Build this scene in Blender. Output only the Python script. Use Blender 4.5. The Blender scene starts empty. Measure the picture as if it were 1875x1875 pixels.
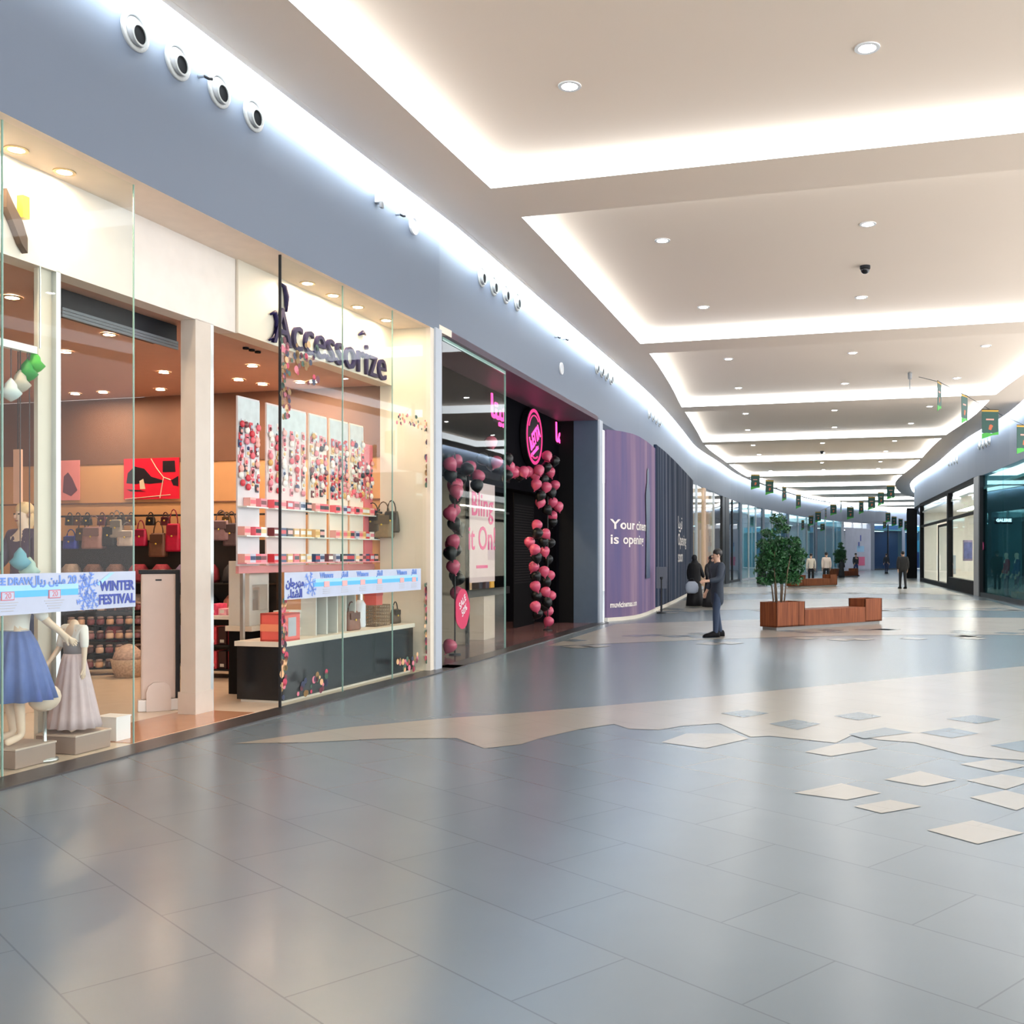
import bpy, bmesh, math, random
import numpy as np
from mathutils import Vector, Matrix
PI = math.pi
random.seed(7)
scn = bpy.context.scene
COL = scn.collection

# ------------------------------------------------------------------ camera, world, exposure
FPX, CX, HY, EYE = 1900.0, 1080.0, 1015.0, 1.65
cam = bpy.data.cameras.new('camera'); camo = bpy.data.objects.new('camera', cam); COL.objects.link(camo)
camo.location = (0, 0, EYE); camo.rotation_euler = (PI/2, 0, 0)
cam.sensor_width = 36; cam.lens = 36*FPX/1875
cam.shift_x = (937.5-CX)/1875; cam.shift_y = (HY-937.5)/1875
cam.clip_end = 400
scn.camera = camo
w = bpy.data.worlds.new('world'); scn.world = w; w.use_nodes = True
w.node_tree.nodes['Background'].inputs[0].default_value = (.97, .98, 1, 1)
w.node_tree.nodes['Background'].inputs[1].default_value = 1.7
scn.view_settings.view_transform = 'Standard'; scn.view_settings.look = 'None'
scn.view_settings.gamma = 1; scn.view_settings.exposure = 1.15
try:
    scn.view_settings.use_curve_mapping = False
except Exception: pass
scn.cycles.max_bounces = 7; scn.cycles.diffuse_bounces = 4; scn.cycles.glossy_bounces = 4
scn.cycles.transparent_max_bounces = 16
scn.cycles.caustics_reflective = False; scn.cycles.caustics_refractive = False
scn.cycles.use_adaptive_sampling = True; scn.cycles.adaptive_threshold = .06
L_STRIP, L_COVE, L_DOWN, L_SHOP = 3.2, 34.0, 112.0, 215.0     # lamp strengths: recess strips, wall coves, downlights, shop spots

# ------------------------------------------------------------------ helpers
def rgb(h):
    c = [int(h[i:i+2], 16)/255 for i in (0, 2, 4)]
    return tuple(x/12.92 if x <= .04045 else ((x+.055)/1.055)**2.4 for x in c)
MATS = {}
def mat(key, col, rough=.5, metal=0., noise=.06, scale=6., spec=.5, coat=0.):
    if key in MATS: return MATS[key]
    if isinstance(col, str): col = rgb(col)
    m = bpy.data.materials.new(key); m.use_nodes = True; nt = m.node_tree; b = nt.nodes['Principled BSDF']
    b.inputs['Roughness'].default_value = rough; b.inputs['Metallic'].default_value = metal
    b.inputs['Specular IOR Level'].default_value = spec; b.inputs['Coat Weight'].default_value = coat
    tc = nt.nodes.new('ShaderNodeTexCoord'); n = nt.nodes.new('ShaderNodeTexNoise'); r = nt.nodes.new('ShaderNodeMix')
    n.inputs['Scale'].default_value = scale; r.data_type = 'RGBA'
    r.inputs[6].default_value = (*[max(0, c*(1-noise)) for c in col], 1); r.inputs[7].default_value = (*[min(1, c*(1+noise)) for c in col], 1)
    nt.links.new(tc.outputs['Object'], n.inputs['Vector']); nt.links.new(n.outputs['Fac'], r.inputs[0]); nt.links.new(r.outputs[2], b.inputs['Base Color'])
    MATS[key] = m; return m
def emis(key, col, s):
    if key in MATS: return MATS[key]
    if isinstance(col, str): col = rgb(col)
    m = bpy.data.materials.new(key); m.use_nodes = True; nt = m.node_tree; nt.nodes.remove(nt.nodes['Principled BSDF'])
    e = nt.nodes.new('ShaderNodeEmission'); e.inputs[0].default_value = (*col, 1); e.inputs[1].default_value = s
    nt.links.new(e.outputs[0], nt.nodes['Material Output'].inputs[0]); MATS[key] = m; return m
def glass(key, tint, ior=1.45):
    if key in MATS: return MATS[key]
    m = bpy.data.materials.new(key); m.use_nodes = True; nt = m.node_tree; nt.nodes.remove(nt.nodes['Principled BSDF'])
    t = nt.nodes.new('ShaderNodeBsdfTransparent'); t.inputs[0].default_value = (*tint, 1)
    g = nt.nodes.new('ShaderNodeBsdfGlossy'); g.inputs['Roughness'].default_value = .015
    f = nt.nodes.new('ShaderNodeFresnel'); f.inputs[0].default_value = ior; x = nt.nodes.new('ShaderNodeMixShader')
    gm = nt.nodes.new('ShaderNodeNewGeometry'); mu = nt.nodes.new('ShaderNodeMath'); mu.operation = 'MULTIPLY'; iv = nt.nodes.new('ShaderNodeMath'); iv.operation = 'SUBTRACT'; iv.inputs[0].default_value = 1.
    nt.links.new(gm.outputs['Backfacing'], iv.inputs[1]); nt.links.new(f.outputs[0], mu.inputs[0]); nt.links.new(iv.outputs[0], mu.inputs[1])
    nt.links.new(mu.outputs[0], x.inputs[0]); nt.links.new(t.outputs[0], x.inputs[1]); nt.links.new(g.outputs[0], x.inputs[2])
    nt.links.new(x.outputs[0], nt.nodes['Material Output'].inputs[0]); MATS[key] = m; return m

class MB:
    def __init__(s): s.bm = bmesh.new(); s.mi = 0; s.uv = None
    def face(s, pts):
        f = s.bm.faces.new([s.bm.verts.new(p) for p in pts]); f.material_index = s.mi; return f
    def box(s, x0, x1, y0, y1, z0, z1, b=0.):
        r = bmesh.ops.create_cube(s.bm, size=1); vs = r['verts']
        for v in vs: v.co = Vector(((x0+x1)/2+v.co.x*(x1-x0), (y0+y1)/2+v.co.y*(y1-y0), (z0+z1)/2+v.co.z*(z1-z0)))
        fs = {f for v in vs for f in v.link_faces}
        for f in fs: f.material_index = s.mi
        if b: 
            es = list({e for f in fs for e in f.edges})
            rr = bmesh.ops.bevel(s.bm, geom=es, offset=b, segments=2, affect='EDGES', profile=.6)
            for f in rr['faces']: f.material_index = s.mi
        return s
    def prism(s, poly, z0, z1):
        lo = [s.bm.verts.new((*p, z0)) for p in poly]; hi = [s.bm.verts.new((*p, z1)) for p in poly]; n = len(poly)
        fs = [s.bm.faces.new(lo[::-1]), s.bm.faces.new(hi)]+[s.bm.faces.new((lo[i], lo[(i+1) % n], hi[(i+1) % n], hi[i])) for i in range(n)]
        for f in fs: f.material_index = s.mi
        return s
    def prismy(s, poly, y0, y1):          # polygon in x,z pushed along y
        lo = [s.bm.verts.new((p[0], y0, p[1])) for p in poly]; hi = [s.bm.verts.new((p[0], y1, p[1])) for p in poly]; n = len(poly)
        fs = [s.bm.faces.new(lo), s.bm.faces.new(hi[::-1])]+[s.bm.faces.new((lo[(i+1) % n], lo[i], hi[i], hi[(i+1) % n])) for i in range(n)]
        for f in fs: f.material_index = s.mi
        return s
    def tube(s, pts, r, n=8):
        pts = [Vector(p) for p in pts]; rs = r if isinstance(r, (list, tuple)) else [r]*len(pts); rings = []
        for i, p in enumerate(pts):
            d = (pts[min(i+1, len(pts)-1)]-pts[max(i-1, 0)]).normalized()
            a = d.cross(Vector((0, 0, 1)) if abs(d.z) < .9 else Vector((1, 0, 0))).normalized(); b = d.cross(a)
            rings.append([s.bm.verts.new(p+(a*math.cos(2*PI*k/n)+b*math.sin(2*PI*k/n))*rs[i]) for k in range(n)])
        fs = []
        for A, B in zip(rings, rings[1:]):
            for k in range(n): fs.append(s.bm.faces.new((A[k], A[(k+1) % n], B[(k+1) % n], B[k])))
        fs += [s.bm.faces.new(rings[0][::-1]), s.bm.faces.new(rings[-1])]
        for f in fs: f.material_index = s.mi
        return s
    def ball(s, c, r, u=12, v=8):
        rx, ry, rz = r if isinstance(r, tuple) else (r, r, r)
        q = bmesh.ops.create_uvsphere(s.bm, u_segments=u, v_segments=v, radius=1)
        for x in q['verts']: x.co = Vector((c[0]+x.co.x*rx, c[1]+x.co.y*ry, c[2]+x.co.z*rz))
        for f in {f for x in q['verts'] for f in x.link_faces}: f.material_index = s.mi
        return s
    def loft(s, rings, cap=True):
        R = [[s.bm.verts.new(p) for p in r] for r in rings]; n = len(R[0]); fs = []
        for A, B in zip(R, R[1:]):
            for k in range(n): fs.append(s.bm.faces.new((A[k], A[(k+1) % n], B[(k+1) % n], B[k])))
        if cap: fs += [s.bm.faces.new(R[0][::-1]), s.bm.faces.new(R[-1])]
        for f in fs: f.material_index = s.mi
        return s
    def lathe(s, prof, n=20, c=(0, 0), sy=1., fold=0., k=12):
        return s.loft([[(c[0]+r*(1+fold*(i+1)/len(prof)*math.cos(k*2*PI*j/n))*math.cos(2*PI*j/n), c[1]+sy*r*(1+fold*(i+1)/len(prof)*math.cos(k*2*PI*j/n))*math.sin(2*PI*j/n), z) for j in range(n)] for i, (r, z) in enumerate(prof)])
    def ring(s, c, axis, r0, r1, h, n=24):     # flat ring about axis 'y' or 'z', thickness h towards -axis
        def P(r, a, o): 
            return (c[0]+r*math.cos(a), c[1]-o, c[2]+r*math.sin(a)) if axis == 'y' else (c[0]+r*math.cos(a), c[1]+r*math.sin(a), c[2]-o)
        A = [[P(r, 2*PI*k/n, o) for k in range(n)] for r, o in ((r1, 0), (r1, h*.6), (r1*.96+r0*.04, h), (r0, h), (r0, 0))]
        return s.loft(A, cap=False)
    def disc(s, c, axis, r, n=20, rz=None):
        rz = rz or r
        return s.face([((c[0]+r*math.cos(2*PI*k/n), c[1], c[2]+rz*math.sin(2*PI*k/n)) if axis == 'y' else (c[0]+r*math.cos(2*PI*k/n), c[1]+rz*math.sin(2*PI*k/n), c[2])) for k in range(n)][::1 if axis == 'y' else -1])
    def build(s, name, m, parent=None, loc=(0, 0, 0), rz=0., smooth=False, M=None, fix=True):
        if M is not None: s.bm.transform(M)
        if fix: bmesh.ops.recalc_face_normals(s.bm, faces=s.bm.faces)
        me = bpy.data.meshes.new(name); s.bm.to_mesh(me); s.bm.free()
        for x in (m if isinstance(m, (list, tuple)) else [m]): me.materials.append(x)
        if smooth:
            for p in me.polygons: p.use_smooth = True
        o = bpy.data.objects.new(name, me); COL.objects.link(o); o.location = loc; o.rotation_euler = (0, 0, rz)
        if parent is not None: o.parent = parent
        return o
def tag(o, label, cat, group=None, kind=None):
    o['label'] = label; o['category'] = cat
    if group: o['group'] = group
    if kind: o['kind'] = kind
    return o
def struct(o): o['kind'] = 'structure'; return o
def thing(name, label, cat, loc=(0, 0, 0), rz=0., group=None):
    o = bpy.data.objects.new(name, None); COL.objects.link(o); o.location = loc; o.rotation_euler = (0, 0, rz)
    return tag(o, label, cat, group)
KIDS = {}
def kids(o):
    if o.name not in KIDS: KIDS[o.name] = [c for c in bpy.data.objects if c.parent == o]
    return KIDS[o.name]
def dup(root, loc, rz=None, label=None, group=None):
    def cp(o, par):
        c = o.copy(); COL.objects.link(c)
        if par is not None: c.parent = par
        for k in kids(o): cp(k, c)
        return c
    r = cp(root, None); r.location = loc
    if rz is not None: r.rotation_euler = (0, 0, rz)
    if label: r['label'] = label
    if group: r['group'] = group
    return r
ORD = 'first second third fourth fifth sixth seventh eighth ninth tenth eleventh twelfth thirteenth fourteenth fifteenth sixteenth seventeenth eighteenth nineteenth twentieth'.split()
def text(body, size, m, name='lettering', parent=None, M=None, ext=.004, ax='CENTER', sx=1., shear=0., off=0.):
    c = bpy.data.curves.new(name, 'FONT'); c.body = body; c.size = size; c.extrude = ext; c.align_x = ax; c.align_y = 'CENTER'; c.shear = shear; c.offset = off
    c.resolution_u = 3
    t = bpy.data.objects.new(name, c); COL.objects.link(t); bpy.context.view_layer.update()
    me = bpy.data.meshes.new_from_object(t.evaluated_get(bpy.context.evaluated_depsgraph_get()))
    bpy.data.objects.remove(t); bpy.data.curves.remove(c)
    me.transform(Matrix.Diagonal((sx, 1, 1, 1)))
    me.transform(M if M is not None else UP)
    me.materials.clear(); me.materials.append(m)
    o = bpy.data.objects.new(name, me); COL.objects.link(o)
    if parent is not None: o.parent = parent
    return o
UP = Matrix.Rotation(PI/2, 4, 'X')                      # text standing up, read from -y
def T(x, y, z): return Matrix.Translation((x, y, z))

class Frame:                                            # u along a wall, v behind it, z up
    def __init__(s, o, p, side=1):
        s.o = Vector(o); d = Vector(p)-s.o; s.len = d.length; s.d = d.normalized(); s.n = Vector((-s.d.y, s.d.x))
        s.ang = math.atan2(s.d.y, s.d.x)
        s.M = Matrix(((s.d.x, s.n.x, 0, s.o.x), (s.d.y, s.n.y, 0, s.o.y), (0, 0, 1, 0), (0, 0, 0, 1)))
    def loc(s, u, v, z=0.): p = s.o+s.d*u+s.n*v; return Vector((p.x, p.y, z))
    def u(s, px, v=0.):
        t = (px-CX)/FPX; return (t*(s.o.y+v*s.n.y)-(s.o.x+v*s.n.x))/(s.d.x-t*s.d.y)
    def v(s, px, u):
        t = (px-CX)/FPX; return (t*(s.o.y+u*s.d.y)-(s.o.x+u*s.d.x))/(s.n.x-t*s.n.y)
    def z(s, py, u, v): return EYE+(HY-py)*s.loc(u, v).y/FPX
def fl(px, py, z=0.):                                   # point of the floor plan seen at a photo position
    Y = FPX*(EYE-z)/(py-HY); return Vector(((px-CX)*Y/FPX, Y, z))
def at(px, py, Y): return Vector(((px-CX)*Y/FPX, Y, EYE+(HY-py)*Y/FPX))

# ------------------------------------------------------------------ plan of the mall
def curve(pts):
    P = np.array(pts, float); xs, ys = P[:, 0], P[:, 1]
    m = np.gradient(xs, ys)
    def f(Y):
        i = int(np.clip(np.searchsorted(ys, Y)-1, 0, len(ys)-2)); h = ys[i+1]-ys[i]; t = (Y-ys[i])/h
        if i < 2 and ys[0] < 0 and CURVE_LIN: return float(xs[i]+(xs[i+1]-xs[i])*t)
        return float((2*t**3-3*t*t+1)*xs[i]+(t**3-2*t*t+t)*h*m[i]+(-2*t**3+3*t*t)*xs[i+1]+(t**3-t*t)*h*m[i+1])
    return f
CURVE_LIN = True
XL = curve([(-9.21, -10), (-2.16, 14.9), (.264, 25.1), (1.40, 30), (2.42, 35), (3.36, 40), (4.4, 45.6), (6.3, 53), (8.6, 62), (13, 75), (20, 92), (29, 108), (41, 120)])
XR0 = curve([(9.5, -10), (10.6, 10), (11.6, 20), (12.5, 26), (13.4, 31), (14.35, 35), (15.6, 42), (18.1, 53), (22.5, 72), (28, 86), (36, 98), (50, 110)])
XR = XR0
F1 = Frame((-4.26, 7.49), (-2.16, 14.9)); F2 = Frame((-2.16, 14.9), (.264, 25.1))
ZF, ZC, ZT = 4.85, 6.40, 6.66
YS = [-10, -3, 2, 7.49, 14.9, 20, 25.1]+[25.1+i*2.55 for i in range(1, 38)]
YS = [y for y in YS if y < 119]
LP = [(XL(y), y) for y in YS]
YR = [-10, -3, 3, 10, 15, 20]+[22.+2*i for i in range(44)]
RP = [(XR(y), y) for y in YR]
def offs(P, d):
    out = []
    for i in range(len(P)):
        a, b = Vector(P[max(i-1, 0)]), Vector(P[min(i+1, len(P)-1)]); t = (b-a).normalized()
        out.append((P[i][0]+t.y*d, P[i][1]-t.x*d))
    return out
def wallstrip(name, P, thick, z0, z1, m):
    b = MB(); Q = offs(P, thick)
    for (a, c, d, e) in zip(P, P[1:], Q[1:], Q): 
        b.prism([a, c, d, e], z0, z1)
    bmesh.ops.remove_doubles(b.bm, verts=b.bm.verts, dist=1e-4)
    # drop the faces between neighbouring segments
    dead = [f for f in b.bm.faces if False]
    return b.build(name, m)

M_WALL_LIT = mat('lit pier paint', (.44, .49, .56), .5, noise=.02)  # lighter copy of the wall paint, shop light put into the pier colour
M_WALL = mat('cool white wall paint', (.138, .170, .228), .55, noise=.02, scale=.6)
M_WALLR = M_WALL
M_CEIL = mat('warm white ceiling paint', (.90, .74, .60), .7, noise=.015, scale=.4)
M_CREAM = mat('cream panel', (.76, .69, .58), .45, noise=.02)
M_WHITE = mat('white enamel', (.82, .82, .82), .35, noise=.02)
M_BLACK = mat('black matt', (.004, .004, .005), .7, spec=.15)
M_DARK = mat('dark grey metal', (.018, .020, .024), .45, spec=.25)
M_STEEL = mat('brushed steel', (.62, .65, .66), .28, metal=.9)
M_GLASS = glass('clear shop glass', (.95, .975, .96), 1.28)
M_GTEAL = glass('teal shop glass', (.62, .82, .84), 1.6)
E_STRIP = emis('cool light strip', (.90, .96, 1.0), L_STRIP); E_COVE = emis('cool cove strip', (.74, .88, 1.0), L_COVE)
E_DOWN = emis('downlight glow', (1.0, .95, .90), L_DOWN); E_SHOP = emis('shop spot glow', (1.0, .74, .50), L_SHOP)
E_FAR = emis('shop panel glow', (.92, .97, 1.0), 5.)

# ------------------------------------------------------------------ floor
def floor_mat(key, c1, c2, grout):
    m = bpy.data.materials.new(key); m.use_nodes = True; nt = m.node_tree; b = nt.nodes['Principled BSDF']
    tc = nt.nodes.new('ShaderNodeTexCoord'); mp = nt.nodes.new('ShaderNodeMapping'); mp.inputs['Rotation'].default_value = (0, 0, math.radians(47))
    br = nt.nodes.new('ShaderNodeTexBrick'); br.inputs['Color1'].default_value = (*c1, 1); br.inputs['Color2'].default_value = (*c2, 1); br.inputs['Mortar'].default_value = (*grout, 1)
    br.inputs['Scale'].default_value = 1; br.inputs['Mortar Size'].default_value = .004; br.inputs['Brick Width'].default_value = 1.2; br.inputs['Row Height'].default_value = .6
    n = nt.nodes.new('ShaderNodeTexNoise'); n.inputs['Scale'].default_value = 1.3; n.inputs['Detail'].default_value = 6
    x = nt.nodes.new('ShaderNodeMix'); x.data_type = 'RGBA'; x.blend_type = 'MULTIPLY'; x.inputs[0].default_value = .25
    cr = nt.nodes.new('ShaderNodeValToRGB'); cr.color_ramp.elements[0].position = .3; cr.color_ramp.elements[0].color = (.75, .75, .75, 1); cr.color_ramp.elements[1].position = .7
    L = nt.links.new
    L(tc.outputs['Object'], mp.inputs[0]); L(mp.outputs[0], br.inputs['Vector']); L(tc.outputs['Object'], n.inputs['Vector']); L(n.outputs['Fac'], cr.inputs[0])
    L(br.outputs['Color'], x.inputs[6]); L(cr.outputs[0], x.inputs[7]); L(x.outputs[2], b.inputs['Base Color'])
    b.inputs['Roughness'].default_value = .25; b.inputs['Specular IOR Level'].default_value = .56
    return m
M_FLOOR = floor_mat('grey polished tile', (.148, .188, .216), (.140, .180, .208), (.105, .132, .15))
M_FLOORC = floor_mat('cream polished tile', (.335, .312, .27), (.327, .304, .263), (.29, .265, .23))
b = MB(); b.prism([(-16, -10), (11.0, -10), (12.5, 14), (15.2, 32), (64, 32), (64, 130), (-16, 130)], -.2, 0)
floor = struct(b.build('floor', M_FLOOR))
def inlay(pts, z, m, name='floor_inlay'):
    b = MB(); P = [(p.x, p.y) for p in pts]
    f = b.face([(*p, z) for p in P]); bmesh.ops.triangulate(b.bm, faces=[f])
    o = b.build(name, m, fix=False)
    if o.data.polygons and o.data.polygons[0].normal.z < 0: o.data.flip_normals()
    o.parent = floor; return o
up = [(430, 1362), (560, 1343), (640, 1332), (812, 1316), (974, 1304), (1300, 1276), (1600, 1247), (1875, 1220), (2500, 1160)]
lo = [(2500, 1450), (2000, 1400), (1813, 1389), (1768, 1384), (1675, 1360), (1608, 1355), (1563, 1345), (1531, 1361), (1409, 1348), (1374, 1350), (1317, 1325), (1247, 1330), (1207, 1337), (1152, 1335), (1124, 1326), (1065, 1335), (994, 1351), (955, 1363), (887, 1371), (836, 1352), (700, 1353), (560, 1360)]
cream = [[fl(*p) for p in up+lo]]
def cr(q): return [(1275+x/3.125, 1150+y/3.125) for x, y in q]
dia_c = [[(560, 945), (830, 890), (1060, 945), (860, 985)], [(1075, 868), (1280, 820), (1490, 872), (1300, 908)], [(900, 1022), (1110, 985), (1290, 1022), (1060, 1062)],
         [(1320, 1158), (1580, 1103), (1875, 1175), (1610, 1238)], [(1545, 873), (1745, 838), (1940, 870), (1770, 925)], [(1565, 970), (1770, 930), (1990, 985), (1830, 1045)],
         [(1510, 780), (1700, 750), (1900, 790), (1720, 825)], [(620, 710), (800, 665), (940, 655), (1040, 690), (770, 735)], [(-200, 655), (-60, 605), (220, 605), (300, 635), (50, 690)]]
dia_g = [[(140, 490), (290, 470), (415, 490), (270, 515)], [(415, 550), (560, 525), (710, 550), (580, 585)], [(785, 505), (930, 483), (1060, 508), (925, 530)],
         [(1430, 522), (1590, 500), (1745, 525), (1610, 550)], [(870, 610), (1080, 572), (1240, 600), (960, 635)], [(1280, 600), (1450, 573), (1615, 605), (1460, 632)], [(1680, 675), (1880, 645), (2050, 680), (1880, 715)]]
inlay(cream[0], .003, M_FLOORC)
for q in dia_c: inlay([fl(*p) for p in cr(q)], .003, M_FLOORC)
for q in dia_g: inlay([fl(*p) for p in cr(q)], .005, M_FLOOR)
# further curved cream bands down the mall with loose diamond tiles along their near edge
rd = random.Random(3)
def band(Y0, Y1, slope):
    L = []
    for i in range(9):
        t = i/8; L.append((t, Y0+1.4*math.sin(PI*t)-slope*t))
    A = [Vector((XL(y)+.5+(XR(y)-XL(y)-1)*t, y, 0)) for t, y in L]
    B = [Vector((XL(y+Y1-Y0)+.5+(XR(y+Y1-Y0)-XL(y+Y1-Y0)-1)*t, y+Y1-Y0, 0)) for t, y in L]
    inlay(A+B[::-1], .003, M_FLOORC)
    for k in range(34):
        t = rd.random(); y0 = np.interp(t, [l[0] for l in L], [l[1] for l in L]); dy = rd.choice((-.4, -.9, .5, 1.0, 1.5))
        c = Vector((XL(y0)+.5+(XR(y0)-XL(y0)-1)*t, y0+dy, 0)); s = .3
        inlay([c+Vector(q) for q in ((-s, 0, 0), (0, -s, 0), (s, 0, 0), (0, s, 0))], .005, M_FLOOR if dy > 0 else M_FLOORC)
band(18.6, 24.5, -2.2); band(30, 37, 0); band(43, 52, 1); band(58, 72, 1)

# ------------------------------------------------------------------ walls and ceiling
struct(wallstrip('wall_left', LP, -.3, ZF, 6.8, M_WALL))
struct(wallstrip('wall_right', [p for p in RP if p[1] >= 31.9], .3, ZF-.1, 6.8, M_WALL))  # near right wall left out, unseen, so world light brightens the ceiling
LE, RE = offs(LP, .26), offs(RP, -.26)
XLE = lambda Y: XL(Y)+.27; XRE = lambda Y: XR(Y)-.27
SL = -.29
def tr_pt(x0, y0, f):                                   # where the cross line from (x0,y0) meets curve x=f(y)
    y = y0
    for _ in range(30): y = .5*y+.5*(y0+SL*(f(y)-x0))
    return (f(y), y)
far = [3.4, 13.47, 23.4, 33.5, 44, 53.7, 63.5, 73.5, 82.5, 92, 101.5, 111]
trays = [(-8.4, 3.4)]+[(a+1.15, b_) for a, b_ in zip(far, far[1:])]
mL = lambda Y: float(np.interp(Y, [25, 33, 54], [1.28, .85, .6])); mR = 1.3
TLf = lambda Y: XL(Y)+mL(Y); TRf = lambda Y: XR(Y)-mR
st = []; tray_pts = []
for k, (a, c) in enumerate(trays):
    n = 6; ys = [a+(c-a)*i/n for i in range(n+1)]
    rows = []
    for y in ys:
        p1 = (TLf(y), y); p0 = (XLE(y), y-SL*0+(-SL)*(p1[0]-XLE(y))); p2 = tr_pt(*p1, TRf); p3 = tr_pt(*p1, XRE)
        rows.append((p0, p1, p2, p3))
    tray_pts.append(rows); st.append(rows)
b = MB()
fd = lambda p, z: (p[0], p[1], z)
prev = None
for rows in st:
    if prev is not None:
        A, B = prev, rows[0]
        for i in range(3): b.face([fd(A[i], ZC), fd(A[i+1], ZC), fd(B[i+1], ZC), fd(B[i], ZC)])
    for A, B in zip(rows, rows[1:]):
        for i, z in ((0, ZC), (1, ZT), (2, ZC)): b.face([fd(A[i], z), fd(A[i+1], z), fd(B[i+1], z), fd(B[i], z)])
    prev = rows[-1]
# roof of the light slot beside each wall and the upstand of the ceiling edge
for P, E in ((LP, LE), (RP, RE)):
    for a, c, e, f in zip(P, P[1:], E[1:], E):
        if P is RP and a[1] < 31.9: continue
        b.face([fd(a, 6.78), fd(c, 6.78), fd(e, 6.78), fd(f, 6.78)]); b.face([fd(f, ZC-.002), fd(e, ZC-.002), fd(e, 6.78), fd(f, 6.78)])
struct(b.build('ceiling', M_CEIL, fix=False))
for k, rows in enumerate(tray_pts):
    b = MB(); loop = [r[1] for r in rows]+[r[2] for r in rows[::-1]]
    for p, q in zip(loop, loop[1:]+loop[:1]):
        d = (Vector(q)-Vector(p)).normalized(); nrm = Vector((-d.y, d.x))*-.0
        b.face([fd(p, ZC), fd(q, ZC), fd(q, ZT), fd(p, ZT)])
    o = b.build('ceiling_light', E_STRIP)
    nm = ['behind the viewer', 'nearest seen', 'second from the viewer', 'third from the viewer']+[ORD[i]+' from the viewer' for i in range(3, 12)]
    tag(o, 'white glowing light strip lining the ceiling recess '+nm[k], 'ceiling light', 'light strips of the ceiling recesses')
for nm, E, s in (('left', LE, -1), ('right', RE, 1)):
    b = MB(); Q = [q for q in offs(E, s*.012) if s < 0 or q[1] > 31.5]
    for a, c in zip(Q, Q[1:]): b.face([fd(a, ZC+.10), fd(c, ZC+.10), fd(c, ZC+.30), fd(a, ZC+.30)])
    tag(b.build('cove_light', E_COVE), 'cool white light strip in the slot along the curved %s wall' % nm, 'cove light', 'wall cove lights')

# downlights in the recesses
dl = thing('downlight', 'x', 'downlight', (0, 0, 0))
b = MB(); b.ring((0, 0, 0), 'z', .085, .125, .012); b.build('trim_ring', M_WHITE, dl)
b = MB(); b.disc((0, 0, -.008), 'z', .088); b.build('lamp', E_DOWN, dl)
spots = [(1043, 157, 0), (1588, 87, 0), (1213, 440, 1), (1589, 410, 1), (1288, 562, 1), (1577, 544, 1), (1334, 657, 2), (1561, 646, 2), (1805, 633, 2), (1352, 710, 2), (1547, 702, 2), (1752, 692, 2),
         (1365, 757, 3), (1528, 751, 3), (1702, 744, 3), (1369, 787, 3), (1528, 782, 3), (1668, 775, 3), (1379, 815, 4), (1506, 811, 4), (1638, 807, 4), (1390, 832, 4), (1507, 829, 4), (1622, 826, 4), (1400, 848, 5), (1505, 847, 5), (1612, 845, 5), (1411, 862, 5), (1508, 860, 5), (1608, 858, 5)]
dlp = []
for px, py, k in spots:
    Y = FPX*(ZT-EYE)/(HY-py); dlp.append(((px-CX)*Y/FPX, Y, k))
used = []
cnt = {}
for x, y, k in dlp: cnt.setdefault(k, []).append((x, y))
offl = [(-.2-3.1, 11.9), (-1.2, 7.0), (1.8, 6.3), (4.8, 5.5), (5.8, 9.4), (8.6, 8.6), (7.8, 4.8), (7.2, 14.9), (10.1, 14.2), (8.4, 19.3), (11.0, 18.5), (-2.5, 1.0), (.6, .2), (3.6, -.5), (6.5, -1.2), (-3.3, -4), (0, -4.8), (3, -5.6), (6.2, -6.2)]
first = True
def put_dl(x, y, lab, g):
    global first
    if first: dl.location = (x, y, ZT); dl['label'] = lab; dl['group'] = g; first = False
    else: dup(dl, (x, y, ZT), label=lab, group=g)
for k in sorted(cnt):
    L = sorted(cnt[k], key=lambda p: (round(p[1]/3), p[0]))
    half = len(L)//2 if len(L) > 2 else len(L)
    for i, (x, y) in enumerate(L):
        row = 'near' if i < half else 'far'; j = i % half
        put_dl(x, y, 'round recessed downlight, %s of the %s row in the %s visible ceiling recess' % (ORD[j], row, ORD[k]), 'downlights in the ceiling recesses')
for i, (x, y) in enumerate(offl): put_dl(x, y, 'round recessed downlight in ceiling recess outside the picture, number %s' % ORD[i], 'downlights in the ceiling recesses')
# dome cameras
for i, (px, py) in enumerate(((1584, 483), (1505, 822))):
    Y = FPX*(ZT-EYE)/(HY-py-4); t = thing('dome_camera', 'black dome security camera under the %s' % ('second ceiling recess' if i == 0 else 'fifth ceiling recess, far down the mall'), 'security camera', ((px-CX)*Y/FPX, Y, ZT))
    b = MB(); b.lathe([(.09, -.05), (.09, 0)], 16); b.build('base', M_DARK, t)
    b = MB(); b.ball((0, 0, -.06), .08); b.build('dome', mat('black dome', (.01, .01, .012), .1), t, smooth=True)

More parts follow.
